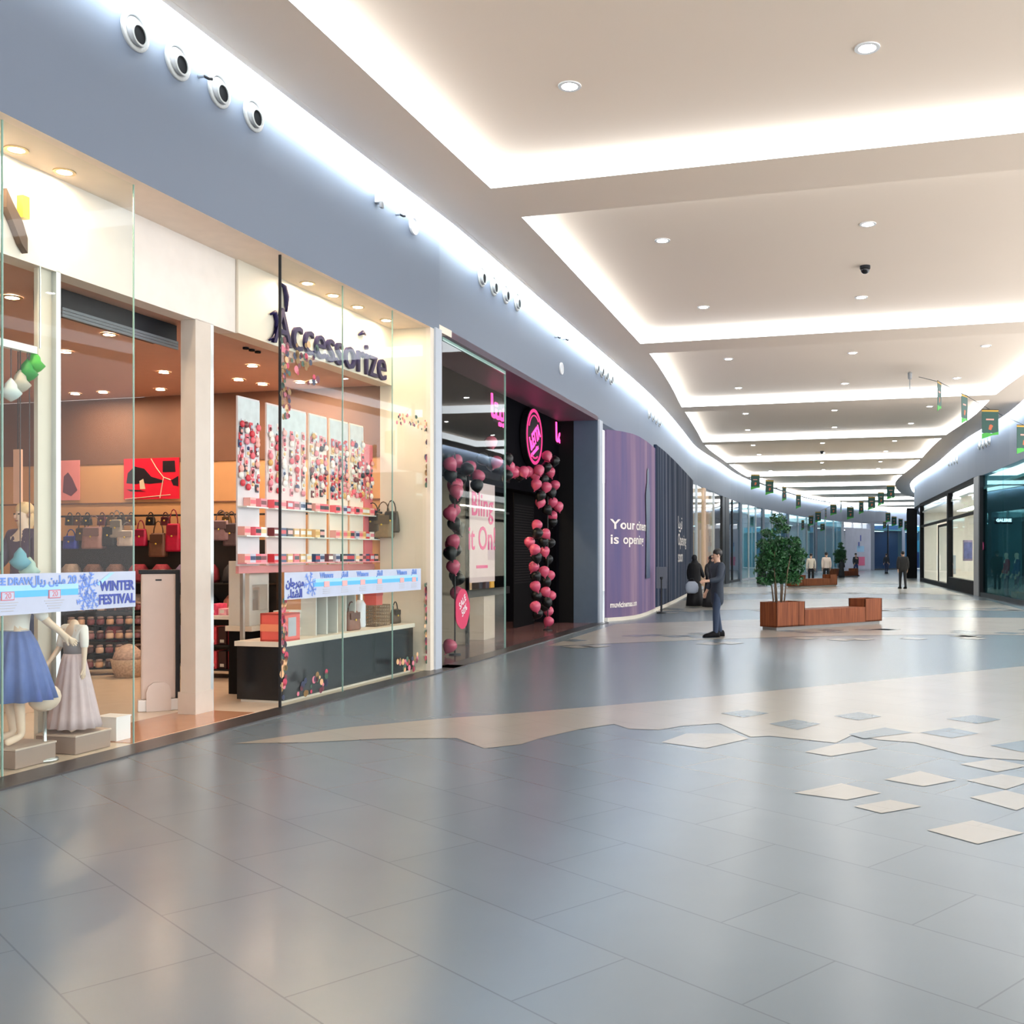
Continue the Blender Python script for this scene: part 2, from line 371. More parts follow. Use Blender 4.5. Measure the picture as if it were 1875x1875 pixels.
# ------------------------------------------------------------------ shop one: structure
UE = F1.u(788)                                           # partition towards the next shop
b = MB(); b.box(-9, UE+.75, .0, 1.0, ZF-.001, ZF+.1); struct(b.build('ceiling_soffit', mat('warm soffit paint', (.86, .72, .60), .6), M=F1.M))
uc = F1.u(432, .62)
VI = .62
b = MB(); b.box(-9, uc-.01, VI, VI+.2, 4.05, ZF)
struct(b.build('wall_inner', mat('pale fascia', (.80, .74, .68), .5), M=F1.M))
b = MB(); b.box(uc, UE, VI-.03, VI+.2, 4.05, ZF); struct(b.build('wall_sign', M_CREAM, M=F1.M))
b = MB(); b.box(-9, UE, VI+.15, 9, 4.06, 4.16); struct(b.build('ceiling_shop', mat('terracotta ceiling', (.56, .34, .27), .6), M=F1.M))
b = MB(); b.box(UE, UE+.12, 0, .78, 0, ZF); struct(b.build('wall_return', M_CREAM, M=F1.M))
M_ORANGE = mat('orange wall', (.66, .36, .17), .6); M_BROWN = mat('brown wall band', (.20, .095, .06), .6)
b = MB(); b.box(UE+.02, UE+.12, .78, 9, 0, 3.05); struct(b.build('wall_side', M_ORANGE, M=F1.M))
b = MB(); b.box(UE+.005, UE+.12, .78, 9, 3.05, 4.06); struct(b.build('wall_side_top', M_BROWN, M=F1.M))
b = MB(); b.box(UE+.005, UE+.02, .79, 9, 2.43, 2.45); struct(b.build('trim_1', M_BROWN, M=F1.M))
b = MB(); b.box(-9, UE, 9, 9.2, 0, 4.1); b.box(-9.2, -9, 0, 9, 0, 4.1); struct(b.build('wall_back', mat('tan back wall', (.66, .47, .33), .6), M=F1.M))
b = MB(); b.box(-9, UE, .1, 9, 0, .012); struct(b.build('floor_shop', mat('beige shop floor', (.70, .58, .46), .25), M=F1.M))
b = MB(); b.box(F1.u(246, .1), F1.u(390, .62), .12, .9, 0.012, .016); struct(b.build('floor_entry', mat('orange polished floor', (.46, .24, .14), .2), M=F1.M))
b = MB(); b.box(-9, F2.len*0+UE+.8, -.22, .1, 0, .014); struct(b.build('trim_2', mat('dark granite edge', (.045, .04, .04), .3), M=F1.M))
# pier between the shops
b = MB(); b.box(UE+.12, F1.len+.02, -.03, .5, 0, ZF+.02); struct(b.build('pillar_1', M_WALL_LIT, M=F1.M))
# doorway
uj0, uj1 = F1.u(103, VI), F1.u(388, VI)
uj = F1.u(358, VI); vj = F1.v(331, uj)
b = MB(); b.box(uj, uj1-.02, VI, vj, .0, 4.06); b.box(uj-.02, uj1, VI-.015, vj+.02, 0, .24); struct(b.build('door_1_jamb', mat('door jamb white', (.62, .55, .48), .4), M=F1.M))
b = MB(); b.box(uj1-.02, uj1+.03, VI, VI+.06, 0, 4.06); b.box(uj0, uj0+.05, VI, VI+.06, 0, 4.06); struct(b.build('trim_3', M_STEEL, M=F1.M))
b = MB(); b.box(F1.u(64, VI+.08), uj0, VI+.05, VI+.09, 0, 4.06); struct(b.build('pillar_2', M_CREAM, M=F1.M))
t = thing('roller_shutter', 'dark grey rolled up shutter above the shop entrance', 'shutter', F1.loc((uj0+uj1)/2+.22, VI+.4, 3.80), F1.ang)
hw = (uj1-uj0)/2-.26
b = MB(); b.box(-hw, hw, 0, .3, .08, .255); b.build('housing', M_DARK, t)
b = MB(); 
for i in range(3): b.box(-hw, hw, -.02, .0, .0+.03*i, .026+.03*i)
b.build('slat_curtain', mat('shutter grey', (.16, .18, .20), .4), t)
# front glass
ug = F1.u(245, .1)
def pane(name, F, u0, u1, v, z0, z1, m=None):
    b = MB(); b.box(u0, u1, v, v+.012, z0, z1); return struct(b.build(name, m or M_GLASS, M=F.M))
pane('window_1', F1, F1.u(6, .1), ug, .1, .015, ZF-.005); pane('window_2', F1, -6, F1.u(4, .1), .1, .015, ZF-.005)
ub = [F1.u(p, .06) for p in (514, 628, 719, 787)]
for i in range(3): pane('window_%d' % (i+3), F1, ub[i]+.004, ub[i+1]-.004, .06, .015, ZF-.005)
b = MB(); b.box(ub[0]-.012, ub[0], .05, .08, .015, ZF); struct(b.build('trim_4', M_DARK, M=F1.M))
M_GEDGE = mat('green glass edge', (.30, .48, .42), .2)
b = MB()
for q in ub[1:3]: b.box(q-.004, q+.004, .058, .074, .015, ZF)
b.box(ug, ug+.008, .1, .112, .015, ZF); b.box(F1.u(5, .1)-.004, F1.u(5, .1)+.004, .098, .114, .015, ZF)
struct(b.build('trim_5', M_GEDGE, M=F1.M))

# shop spots: soffit and shop ceiling
sp = thing('spotlight', 'x', 'spotlight', (0, 0, 0)); b = MB(); b.ring((0, 0, 0), 'z', .06, .09, .01); b.build('trim_ring', mat('brass trim', (.6, .42, .22), .3, metal=.6), sp)
b = MB(); b.disc((0, 0, -.006), 'z', .06); b.build('lamp', E_SHOP, sp)
SPI = 0
def spot(u, v, z, lab, F=F1):
    global SPI
    if SPI == 0: sp.location = F.loc(u, v, z); sp['label'] = lab; sp['group'] = 'warm shop spotlights'
    else: dup(sp, F.loc(u, v, z), label=lab, group='warm shop spotlights')
    SPI += 1
for i, px in enumerate((-60, 30, 118)): spot(F1.u(px, .45), .45, ZF, 'warm spotlight in the soffit over the left window, %s along' % ORD[i])
for i, px in enumerate((563, 610, 655, 707)): spot(F1.u(px, .40), .40, ZF, 'warm spotlight in the soffit above the big shop name, %s along' % ORD[i])
for i, (px, v) in enumerate(((462, 1.6), (437, 2.4), (403, 4.0), (22, 1.7), (577, 1.7), (594, 2.3), (300, 3.0), (200, 2.0), (250, 5.0), (120, 3.2), (660, 1.5), (330, 5.5))): spot(F1.u(px, v) if F1.u(px, v) < UE-.3 else UE-.6, v, 4.055, 'warm spotlight in the terracotta shop ceiling, %s of the set' % ORD[i])
# ceiling bulkhead slots with small vents
t = thing('ceiling_vent', 'three dark vent slots in ceiling edge beside the shop door', 'vent', F1.loc(F1.u(450, 1.0), 1.0, 4.055), F1.ang)
b = MB()
for i in range(3): b.lathe([(.035, -.02), (.035, .0)], 12, c=(.12*i, 0))
b.build('opening', M_BLACK, t)

# ------------------------------------------------------------------ shop one: signs on the fascia
def FM(F, u, v, z): return F.M @ T(u, v, z) @ UP
u0, u1 = F1.u(498, .58), F1.u(705, .58); zs = F1.z(642, (u0+u1)/2, .58)
t = thing('shop_sign', 'large raised dark violet shop name Accessorize on cream fascia', 'sign', F1.loc((u0+u1)/2, .565, zs+.02), F1.ang)
o = text('Accessorize', .62, mat('violet letters', (.010, .006, .06), .55, spec=.25), 'lettering', t, ext=.02)
wd = max(v.co.x for v in o.data.vertices)-min(v.co.x for v in o.data.vertices); o.data.transform(Matrix.Diagonal(((u1-u0)/wd, 1, 1, 1)))
b = MB(); A0 = -(u1-u0)/2
b.tube([(A0+.16, 0, .52), (A0+.24, 0, .50), (A0+.28, 0, .40), (A0+.27, 0, .22)], [.012, .03, .035, .015]); b.tube([(A0-.05, 0, .12), (A0+.03, 0, .16), (A0+.08, 0, .06), (A0+.0, 0, -.14), (A0-.08, 0, -.18)], [.012, .03, .03, .02, .012]); b.tube([(A0+2.0, 0, .30), (A0+2.12, 0, .36), (A0+2.2, 0, .34)], [.01, .03, .012])
b.build('flourish', MATS['violet letters'], t, smooth=True)
t = thing('letter_sign', 'brown and gold raised letter at left end of the fascia', 'sign', F1.loc(F1.u(32, .58), .585, F1.z(400, F1.u(32, .58), .58)), F1.ang)
b = MB(); b.prismy([(-.13, .2), (-.05, .08), (.03, -.02), (.08, -.14), (.08, -.26), (.02, -.2), (-.06, -.06), (-.13, .05)], -.03, .03); b.build('stroke', mat('bronze brown', (.10, .06, .04), .35), t)
b = MB(); b.box(.03, .1, -.03, .03, .02, .2); b.build('gold_block', mat('gold', (.85, .62, .1), .3, metal=.5), t)

# winter festival stickers on the glass
M_STK = mat('pale sticker film', (.50, .56, .70), .5); M_BAND = mat('sky blue band', (.10, .48, .85), .4); M_BLT = mat('light blue band', (.36, .66, .90), .4)
M_NAVY = mat('navy print', (.03, .06, .36), .4); M_BLUP = mat('blue print', (.14, .28, .72), .4); M_REDP = mat('red print', (.62, .16, .2), .4); M_GREYP = mat('grey print', (.45, .46, .5), .4); M_SNOW = mat('snowflake print', (.16, .30, .78), .4)
def flake(b, x, z, r):
    for k in range(6):
        a = k*PI/3+.2; ex, ez = math.cos(a), math.sin(a)
        def bar(p, q, w_=.06):
            d = Vector((q[0]-p[0], q[1]-p[1])).normalized()*r*w_; b.face([(p[0]-d.y, -.006, p[1]+d.x), (p[0]+d.y, -.006, p[1]-d.x), (q[0]+d.y, -.006, q[1]-d.x), (q[0]-d.y, -.006, q[1]+d.x)])
        bar((x, z), (x+ex*r, z+ez*r))
        for s in (-1, 1):
            for q in (.5, .78): bar((x+ex*r*q, z+ez*r*q), (x+ex*r*q+math.cos(a+s*.9)*r*.3, z+ez*r*q+math.sin(a+s*.9)*r*.3), .045)
def sticker(F, px0, px1, py0, py1, v, label):
    u0, u1 = F.u(px0, v), F.u(px1, v); um = (u0+u1)/2; z1, z0 = F.z(py0, um, v), F.z(py1, um, v)
    t = thing('window_sticker', label, 'sticker', F.loc(um, v-.004, (z0+z1)/2), F.ang)
    W, H = (u1-u0)/2, (z1-z0)/2
    b = MB(); b.box(-W, W, -.002, .002, -H, H); b.build('film', M_STK, t); return t, W, H
def band_part(t, x0, x1, H):
    b = MB(); b.box(x0, x1, -.004, -.002, -.16*H, .16*H); b.build('blue_band', M_BAND, t)
    b = MB(); b.box(x0, x1, -.004, -.002, .16*H, .42*H); b.build('light_band', M_BLT, t)
AR_RIYAL = '\uFEDD\uFE8E\uFBFE\u0631 \uFEE6\uFEF4\uFEE0\uFEE3 20'
t, W, H = sticker(F1, -90, 247, 1049, 1121, .094, 'wide blue and white WINTER FESTIVAL strip on left window glass')
xs = lambda px: F1.u(px, .094)-(F1.u(-90, .094)+F1.u(247, .094))/2
band_part(t, -W, xs(142), H)
text('WINTER\nFESTIVAL', .112, M_NAVY, 'lettering', t, T(xs(213), -.006, -.16*H) @ UP, .001, off=.004, sx=.95)
b = MB(); flake(b, xs(161), .045, .11); flake(b, xs(153), -.07, .085); flake(b, xs(170), -.08, .07); flake(b, xs(151), .09, .055); b.build('snowflake', M_SNOW, t)
b = MB(); b.face([(xs(176), -.006, .06), (xs(200), -.006, .145), (xs(208), -.006, .145), (xs(180), -.006, .04)]); b.build('swoosh', M_BLT, t)
text(AR_RIYAL, .09, M_BLUP, 'lettering', t, T(xs(98), -.006, .62*H) @ UP, .001, off=.003); text('FREE DRAW', .075, M_BLUP, 'lettering', t, T(xs(18), -.006, .62*H) @ UP, .001, off=.003)
for px in (12, 98):
    b = MB(); b.box(xs(px)-.06, xs(px)+.06, -.008, -.004, -.28*H, .14*H); o = b.build('price_box', M_REDP, t)
    b = MB(); b.box(xs(px)-.053, xs(px)+.053, -.010, -.008, -.24*H, .10*H); b.build('price_face', M_STK, o)
    text('20', .06, M_REDP, 'lettering', o, T(xs(px), -.011, -.07*H) @ UP, .0005)
    b = MB()
    for i in range(4): b.box(xs(px)-.1+.015*i, xs(px)+.1-.015*i, -.005, -.003, -(.42+.13*i)*H, -(.38+.13*i)*H)
    b.build('small_print', M_GREYP, t)
AR_W = '\uFEE5\uFE8E\uFE9F\uFEAE\uFEEC\uFEE3\n\uFE80\uFE8E\uFE98\uFEB8\uFEDF\uFE8D'
t, W, H = sticker(F1, 520, 770, 1044, 1088, .05, 'blue and white winter festival strip in Arabic on right window glass')
xs = lambda px: F1.u(px, .05)-(F1.u(520, .05)+F1.u(770, .05))/2
band_part(t, xs(572), xs(764), H)
text(AR_W, .12, M_NAVY, 'lettering', t, T(xs(539), -.006, -.2*H) @ UP, .001, off=.006)
b = MB(); flake(b, xs(566), .02, .125); flake(b, xs(572), -.06, .07); b.build('snowflake', M_SNOW, t)
for i, px in enumerate((597, 630, 663, 694, 735, 757)):
    b = MB(); b.box(xs(px)-.06, xs(px)+.06, -.008, -.004, -.22*H, .22*H); b.build('price_box', mat('pale red print', (.75, .42, .42), .4), t)
    text('Winners' if i % 2 == 0 else '\uFEAE\uFE8B\uFE8E\uFED4\uFEDF\uFE8D', .085, M_BLUP, 'lettering', t, T(xs(px), -.006, .68*H) @ UP, .001, off=.003)
    b = MB()
    for k in range(3): b.box(xs(px)-.08, xs(px)+.08, -.005, -.003, -(.42+.15*k)*H, -(.38+.15*k)*H)
    b.build('small_print', M_GREYP, t)
# patterned flower sticker strips on the glass edges
cols = [mat('dot %d' % i, c, .5) for i, c in enumerate(['6a2e3a', 'c4405a', '2c3550', '8a6a3a', 'd87a8a', '3a5a48', 'e0b080'])]
def dots(u0, u1, v, z0, z1, n, lab, across=False, r=(.02, .045)):
    b = MB(); R = random.Random(len(lab))
    for i in range(n):
        b.mi = R.randrange(7); u = R.uniform(u0, u1); z = R.uniform(z0, z1); b.disc((u, v, z), 'y', R.uniform(*r), 8)
    return tag(b.build('sticker_garland', cols, M=F1.M, fix=False), lab, 'sticker')
dots(ub[0]+.01, ub[0]+.1, .052, .1, 1.15, 46, 'column of small flower stickers low on the left edge of the sign window')
dots(ub[0]+.01, ub[0]+.16, .052, 3.1, 3.95, 40, 'column of dark flower stickers below shop name at the glass edge')
dots(ub[0]+.2, ub[0]+.75, .052, 3.55, 4.0, 30, 'loose pink flower stickers on glass below the shop name')
dots(ub[3]-.18, ub[3]-.06, .052, .1, 1.25, 60, 'column of flower stickers low on the right edge of the sign window')
dots(ub[3]-.16, ub[3]-.06, .052, 2.6, 3.5, 26, 'sparse column of flower stickers high on the right glass edge')
dots(ub[2]+.1, ub[3]-.1, .052, 3.38, 3.55, 34, 'row of tiny gold stickers across the right pane', r=(.012, .03))
for q, lab in ((ub[0]+.55, 'left'), (ub[2]+.35, 'right')): dots(q-.22, q+.4, .052, .08, .3, 22, 'low cluster of flower stickers on glass by the %s part of counter' % lab)

# ------------------------------------------------------------------ shop one: door gate, counter, displays
p = fl(290, 1303); t = thing('security_gate', 'tall pale security gate panel standing in the shop entrance', 'security gate', (p.x, p.y, .014), math.radians(26))
b = MB(); b.box(-.17, .17, -.03, .03, .12, 1.44, .02); b.build('panel', mat('gate beige', (.66, .54, .48), .35), t)
b = MB(); b.box(.165, .21, -.035, .06, .12, 1.46, .01); b.box(-.19, .21, -.036, .06, 1.43, 1.475, .01); b.build('dark_frame', M_DARK, t)
b = MB(); b.prismy([(-.12, 0), (.12, 0), (.12, .2), (.1, .26), (.05, .3), (-.05, .3), (-.1, .26), (-.12, .2)], -.07, -.03); b.build('foot_shield', mat('gate foot', (.72, .62, .57), .35), t)
b = MB(); b.box(-.2, .2, -.05, .08, 0, .12, .01); b.build('base', M_WHITE, t)
b = MB(); b.box(-.03, .03, -.034, -.03, 1.36, 1.375); b.build('badge', M_DARK, t)

uL, uR = F1.u(519, .18), UE-.12; vF, vB = .18, .80
t = thing('display_counter', 'long black display counter with cream top behind the sign window', 'counter', F1.loc((uL+uR)/2, (vF+vB)/2, .012), F1.ang)
W, D = (uR-uL)/2, (vB-vF)/2
b = MB(); b.box(-W+.02, W-.02, -D+.02, D-.02, 0.03, .62); b.build('body', mat('black lacquer', (.008, .010, .013), .18), t)
b = MB(); b.box(-W, W, -D, D, .62, .675, .004); b.build('top', M_CREAM, t)
b = MB(); b.box(-W+.05, W-.05, -D+.05, D-.05, 0, .03); b.build('plinth', M_CREAM, t)
zt = .012+.675
ccount = uL
def on(u, v, z, name, label, cat, group=None, rz=0.): return thing(name, label, cat, F1.loc(u, v, z), F1.ang+rz, group)
M_RED = mat('coral red', (.80, .13, .10), .4)
t = on(F1.u(520, .3), .36, zt, 'gift_box', 'coral red open box with striped side at the near counter end', 'box')
b = MB(); b.box(-.14, .18, -.15, -.13, 0, .31); b.box(-.14, .18, .13, .15, 0, .31); b.box(-.14, -.12, -.15, .15, 0, .31); b.box(-.14, .18, -.15, .15, 0, .02); b.box(-.14, .18, -.15, .15, .29, .31); b.build('shell', M_RED, t)
b = MB(); b.box(-.143, -.14, -.15, .15, .11, .19); b.build('stripe', mat('orange stripe', (.9, .3, .16), .4), t)
b = MB(); b.box(-.06, .1, -.153, -.15, .05, .26); b.build('label', M_GREYP, t)
M_PALE = mat('pale grey card', (.66, .66, .62), .4); M_CLR = mat('frosted acrylic', (.74, .76, .72), .15)
lb = ['white open frame stand on counter beside the red box', 'second white frame stand along the counter', 'clear tall frame stand near the brown handbag']
for i, px in enumerate((578, 598, 632)):
    t = on(F1.u(px, .4), .42, zt, 'frame_stand', lb[i], 'stand')
    b = MB(); b.box(-.13, -.11, -.1, .1, 0, .5+.05*i); b.box(.11, .13, -.1, .1, 0, .5+.05*i); b.box(-.13, .13, -.1, .1, .48+.05*i, .5+.05*i); b.build('frame', M_PALE, t)
    b = MB(); b.box(-.1, .1, .03, .05, .0, .4); b.build('mirror', mat('mirror', (.8, .8, .78), .08, metal=.8), t)
def handbag(name, lab, loc, rz, w_, h, c, group=None, hang=True, trim=None):
    trim = trim or ''.join('%02x' % int(int(c[i:i+2], 16)*.72) for i in (0, 2, 4))
    t = thing(name, lab, 'handbag', loc, rz, group)
    b = MB(); d = w_*.34
    b.loft([[(sx*w_/2*k, sy*d/2*k2, z) for sx, sy in ((-1, -1), (-.6, -1.15), (.6, -1.15), (1, -1), (1, 1), (.6, 1.15), (-.6, 1.15), (-1, 1))] for z, k, k2 in ((0, .92, .9), (h*.08, 1, 1), (h*.6, .95, .8), (h*.95, .82, .45), (h, .8, .3))])
    b.build('body', mat('bag '+c, c, .45, noise=.25, scale=18), t, smooth=True)
    b = MB(); b.box(-w_*.40, w_*.40, -d*.60, -d*.5, h*.58, h*.94, .004); b.build('flap', mat('bag trim '+trim, trim, .4), t)
    b = MB(); b.tube([(-w_*.3, 0, h*.95)]+[(-w_*.3*math.cos(a), 0, h*.95+h*.55*math.sin(a)) for a in [PI*k/8 for k in range(1, 8)]]+[(w_*.3, 0, h*.95)], .009, 6); b.build('handle', mat('bag trim '+trim, trim, .4), t, smooth=True)
    b = MB(); b.ball((0, -d*.64, h*.55), (.016, .008, .014), 8, 6); b.build('clasp', mat('gold', (.85, .62, .1), .3, metal=.5), t, smooth=True)
    return t
handbag('handbag', 'brown suede handbag standing on the counter', F1.loc(F1.u(645, .35), .36, zt), F1.ang, .30, .24, '8a5f50', trim='6a4438')
t = on(F1.u(690, .42), .45, zt, 'wire_basket', 'brown woven wire basket near the far end of counter', 'basket')
b = MB()
for z in np.linspace(0, .28, 7): b.tube([(-.2, -.12, z), (.2, -.12, z), (.2, .12, z), (-.2, .12, z), (-.2, -.12, z)], .008, 5)
for x in np.linspace(-.2, .2, 9):
    for y in (-.12, .12): b.tube([(x, y, 0), (x, y, .28)], .007, 5)
b.box(-.2, .2, -.12, .12, 0, .01); b.build('mesh_side', mat('basket brown', (.22, .15, .09), .5), t)
t = on(F1.u(690, .42), .45, zt+.281, 'gift_box', 'small coral box resting on the wire basket', 'box'); b = MB(); b.box(-.13, .05, -.09, .09, 0, .16, .006); b.build('body', M_RED, t); b = MB(); b.box(-.135, .055, -.095, .095, .13, .165, .004); b.build('lid', mat('deep coral', (.62, .09, .08), .4), t)
handbag('handbag', 'small dark patterned pouch at the far counter end', F1.loc(F1.u(726, .4), .42, zt), F1.ang, .22, .2, '5a4a3c', trim='2c2420')
t = on(F1.u(662, .5), .52, zt, 'perfume_bottle', 'tall white bottle on the counter beside the wire basket', 'bottle'); b = MB(); b.lathe([(.07, 0), (.075, .02), (.075, .3), (.04, .36)], 16); b.build('body', mat('pale blue glass', (.72, .78, .88), .1), t, smooth=True); b = MB(); b.lathe([(.035, .36), (.035, .44)], 12); b.build('cap', M_STEEL, t)
t = on(F1.u(456, 1.12), 1.12, .012, 'display_cabinet', 'slim silver display cabinet at left end of the counter', 'cabinet')
b = MB(); b.box(-.2, .2, -.14, .14, 0, .74); b.build('base', M_BLACK, t); b = MB(); b.box(-.2, .2, -.14, .14, .80, 1.56, .006); b.build('body', M_PALE, t)
b = MB(); b.box(-.15, .15, -.15, -.14, .98, 1.28); b.build('door', mat('mirror', (.8, .8, .78), .08, metal=.8), t); b = MB(); b.box(-.16, .12, -.16, -.14, 1.42, 1.445); b.build('handle', M_DARK, t)
b = MB(); b.box(-.24, .24, -.2, .16, .74, .80, .004); b.build('shelf', M_CREAM, t)
for i, (c, lab) in enumerate((('d8d4c8', 'lowest'), ('c8c4b8', 'middle'), ('e0ddd2', 'topmost'))):
    t = on(F1.u(530, .6), .62, zt+.10*i+.002*i, 'gift_box', 'white flat box, %s in the stack behind the red box' % lab, 'box', 'white boxes behind the red box'); b = MB(); b.box(-.17+.015*i, .17-.015*i, -.1, .1, 0, .07, .004); b.build('body', mat('box '+c, c, .5), t); b = MB(); b.box(-.175+.015*i, .175-.015*i, -.105, .105, .065, .1, .004); b.build('lid', mat('box '+c, c, .5), t)

# jewellery panels hung over the counter
PV = .86
panels = [(435, 475, '#pale'), (488, 560, '#pale'), (566, 598, ''), (604, 637, ''), (641, 665, ''), (667, 682, 'pink')]
pcol = [rgb('d8d4d8'), rgb('e4d2d0'), rgb('efe0d4'), rgb('f2e6d6'), rgb('f4e8d8'), rgb('e27a80')]
M_GRID = [mat('panel %d' % i, c, .4, noise=.1, scale=3) for i, c in enumerate(pcol)]
card_cols = ['e8e4e0', 'd23a48', 'e88a98', '2c2a34', 'f2c890', 'c8c8d8', '7a3a40', 'f0b0a8', 'd8a860', '243a6a', 'f6eee6', 'ef6a78']
protoc = {}
def card(c, kind):
    k = (c, kind)
    if k not in protoc:
        b = MB()
        if kind == 0: b.box(-.03, .03, -.008, 0, -.045, .045); b.mi = 1; b.ball((0, -.014, -.006), (.02, .012, .022), 8, 6)
        elif kind == 1: b.ball((0, -.02, 0), (.04, .022, .04), 10, 7); b.mi = 1; b.tube([(0, -.01, .03), (0, -.005, .06)], .006, 5)
        else: b.box(-.055, .055, -.09, 0, 0, .10); b.mi = 1; b.box(-.05, .05, -.092, -.09, .03, .075)
        o = b.build('x', [mat('card '+c, c, .4), mat('card '+card_cols[(card_cols.index(c)+4) % 12], card_cols[(card_cols.index(c)+4) % 12], .3)]); protoc[k] = o.data; bpy.data.objects.remove(o)
    return protoc[k]
CN = {'e8e4e0': 'white', 'd23a48': 'red', 'e88a98': 'pink', '2c2a34': 'black', 'f2c890': 'gold', 'c8c8d8': 'silver', '7a3a40': 'maroon', 'f0b0a8': 'peach', 'd8a860': 'amber', '243a6a': 'navy', 'f6eee6': 'ivory', 'ef6a78': 'coral'}
R = random.Random(11)
for i, (a, c, _) in enumerate(panels):
    u0, u1 = F1.u(a, PV), F1.u(c, PV); um, hw = (u0+u1)/2, (u1-u0)/2
    t = on(um, PV, 1.52, 'jewellery_display', '%s jewellery display panel from the left above the counter' % ORD[i], 'display panel', 'jewellery display panels')
    top = 3.44-1.52 if i < 5 else 3.2-1.52
    b = MB(); b.box(-hw, hw, 0, .02, 0, top); b.build('backboard', M_GRID[i], t)
    b = MB(); b.box(-hw, hw, -.004, 0, top-.36, top-.02); b.build('header', mat('header grey' if i != 5 else 'header pink', (.62, .68, .70) if i != 5 else (.8, .2, .25), .4, noise=.3), t)
    for zz in (.02, .33, .66): b = MB(); b.box(-hw, hw, -.12, 0, zz, zz+.015); b.build('ledge', mat('pink ledge', (.85, .35, .38), .35) if zz < .1 else M_CLR, t)
    nc = max(2, min(6, int(hw*2/.092)))
    for r in range(11):
        for k in range(nc):
            col = R.choice(card_cols+['e88a98', 'ef6a78', 'd23a48', 'f0b0a8', 'e8e4e0', 'f6eee6']*2); kd = R.choice((0, 0, 1)); x = um-hw+(k+.5)*2*hw/nc+R.uniform(-.022, .022); z = 1.52+.92+r*(top-1.22)/10+R.uniform(-.035, .035)
            o = bpy.data.objects.new('jewellery_card' if kd == 0 else 'hair_bobble', card(col, kd)); COL.objects.link(o); o.location = F1.loc(x, PV-.004, z); o.rotation_euler = (0, 0, F1.ang)
            tag(o, '%s %s, %s row up, %s along, on the %s display panel' % (CN[col], 'jewellery card' if kd == 0 else 'round hair bobble', ORD[r], ORD[k], ORD[i]), 'jewellery card' if kd == 0 else 'hair bobble', 'jewellery on the display panels')
    for r, zz in enumerate((.035, .345, .675)):
        for k in range(nc):
            if R.random() < .12: continue
            col = R.choice(card_cols+['d23a48', 'ef6a78', 'f0b0a8']); o = bpy.data.objects.new('trinket_box', card(col, 2)); COL.objects.link(o); o.location = F1.loc(um-hw+(k+.5)*2*hw/nc, PV-.004, 1.52+zz); o.rotation_euler = (0, 0, F1.ang)
            tag(o, '%s trinket box, %s along the %s ledge of %s display panel' % (CN[col], ORD[k], ('bottom', 'middle', 'top')[r], ORD[i]), 'trinket box', 'trinket boxes on the ledges')
t = on(F1.u(640, PV), PV+.02, 0.012, 'display_stand', 'pale post stand carrying the jewellery panels behind the counter', 'stand')
x0, x1 = F1.u(440, PV)-F1.u(640, PV), F1.u(690, PV)-F1.u(640, PV)
b = MB(); b.box(x0, x1, .0, .04, 1.42, 1.505); b.build('rail', mat('stand rail', (.7, .3, .3), .4), t)
for x in (x0+.1, 0, x1-.1): b = MB(); b.box(x-.02, x+.02, .0, .04, 0, 1.42); b.build('post', M_STEEL, t)

# side wall: posters, rails, bags, stock
def wallm(px, du=0.): return F1.v(px, UE-du)
ROT = F1.ang-PI/2                                         # faces towards the viewer from the side wall: local x runs towards the mall
def onside(px, py, du=.02):
    v = wallm(px, du); return F1.loc(UE-du, v, F1.z(py, UE-du, v))
def poster(px0, px1, py0, py1, label, du=.012):
    a, c = wallm(px0, du), wallm(px1, du); vm = (a+c)/2; z1, z0 = F1.z(py0, UE-du, vm), F1.z(py1, UE-du, vm)
    t = thing('wall_poster', label, 'poster', F1.loc(UE-du, vm, (z0+z1)/2), ROT); return t, abs(a-c)/2, (z1-z0)/2
t, W, H = poster(227, 328, 839, 914, 'red fashion poster with black bags on the orange side wall')
b = MB(); b.box(-W, W, -.004, .006, -H, H); b.build('print', mat('poster red', (.80, .015, .05), .4), t)
b = MB(); b.prismy([(-.45*W*2*.5+x*W, z*H) for x, z in ((-.45, -.2), (-.4, .3), (-.15, .62), (.2, .5), (.45, .1), (.9, -.1), (.9, -.2), (.4, -.25), (.1, -.2), (-.1, -.25))], -.007, -.004); b.build('bag_shape', mat('print black', (.015, .012, .02), .4), t)
b = MB(); b.prismy([(-.9*W, -.5*H), (-.4*W, -.55*H), (-.2*W, -.62*H), (-.75*W, -.6*H)], -.007, -.004); b.build('shoe_shape', MATS['print black'], t)
b = MB(); b.prismy([(-.42*W, -.1*H), (-.28*W, .0), (-.2*W, -.5*H), (-.4*W, -.5*H)], -.0075, -.007); b.build('skin_shape', mat('print cream', (.75, .62, .45), .4), t)
b = MB(); b.prismy([(.42*W, .3*H), (.42*W, .85*H), (.85*W, .85*H), (.88*W, .3*H)], -.007, -.004); b.prismy([(.72*W, -.1*H), (.98*W, .1*H), (.98*W, -.4*H), (.8*W, -.35*H)], -.007, -.004); b.build('purse_shape', MATS['print black'], t)
b = MB(); b.tube([(0, -.006, .98*H), (.2*W, -.006, .5*H), (.45*W, -.006, .05*H), (.38*W, -.006, -.5*H), (.32*W, -.006, -.95*H)], .008, 5); b.tube([(.45*W, -.006, .05*H), (.7*W, -.006, -.08*H)], .008, 5); b.tube([(-.95*W, -.006, -.98*H), (.7*W, -.006, -.8*H)], .006, 5); b.build('chain_line', MATS['print cream'], t)
t, W, H = poster(108, 146, 843, 916, 'pink fashion poster beside the door post on the side wall')
b = MB(); b.box(-W, W, -.004, .006, -H, H); b.build('print', mat('poster pink', (.85, .30, .32), .4), t)
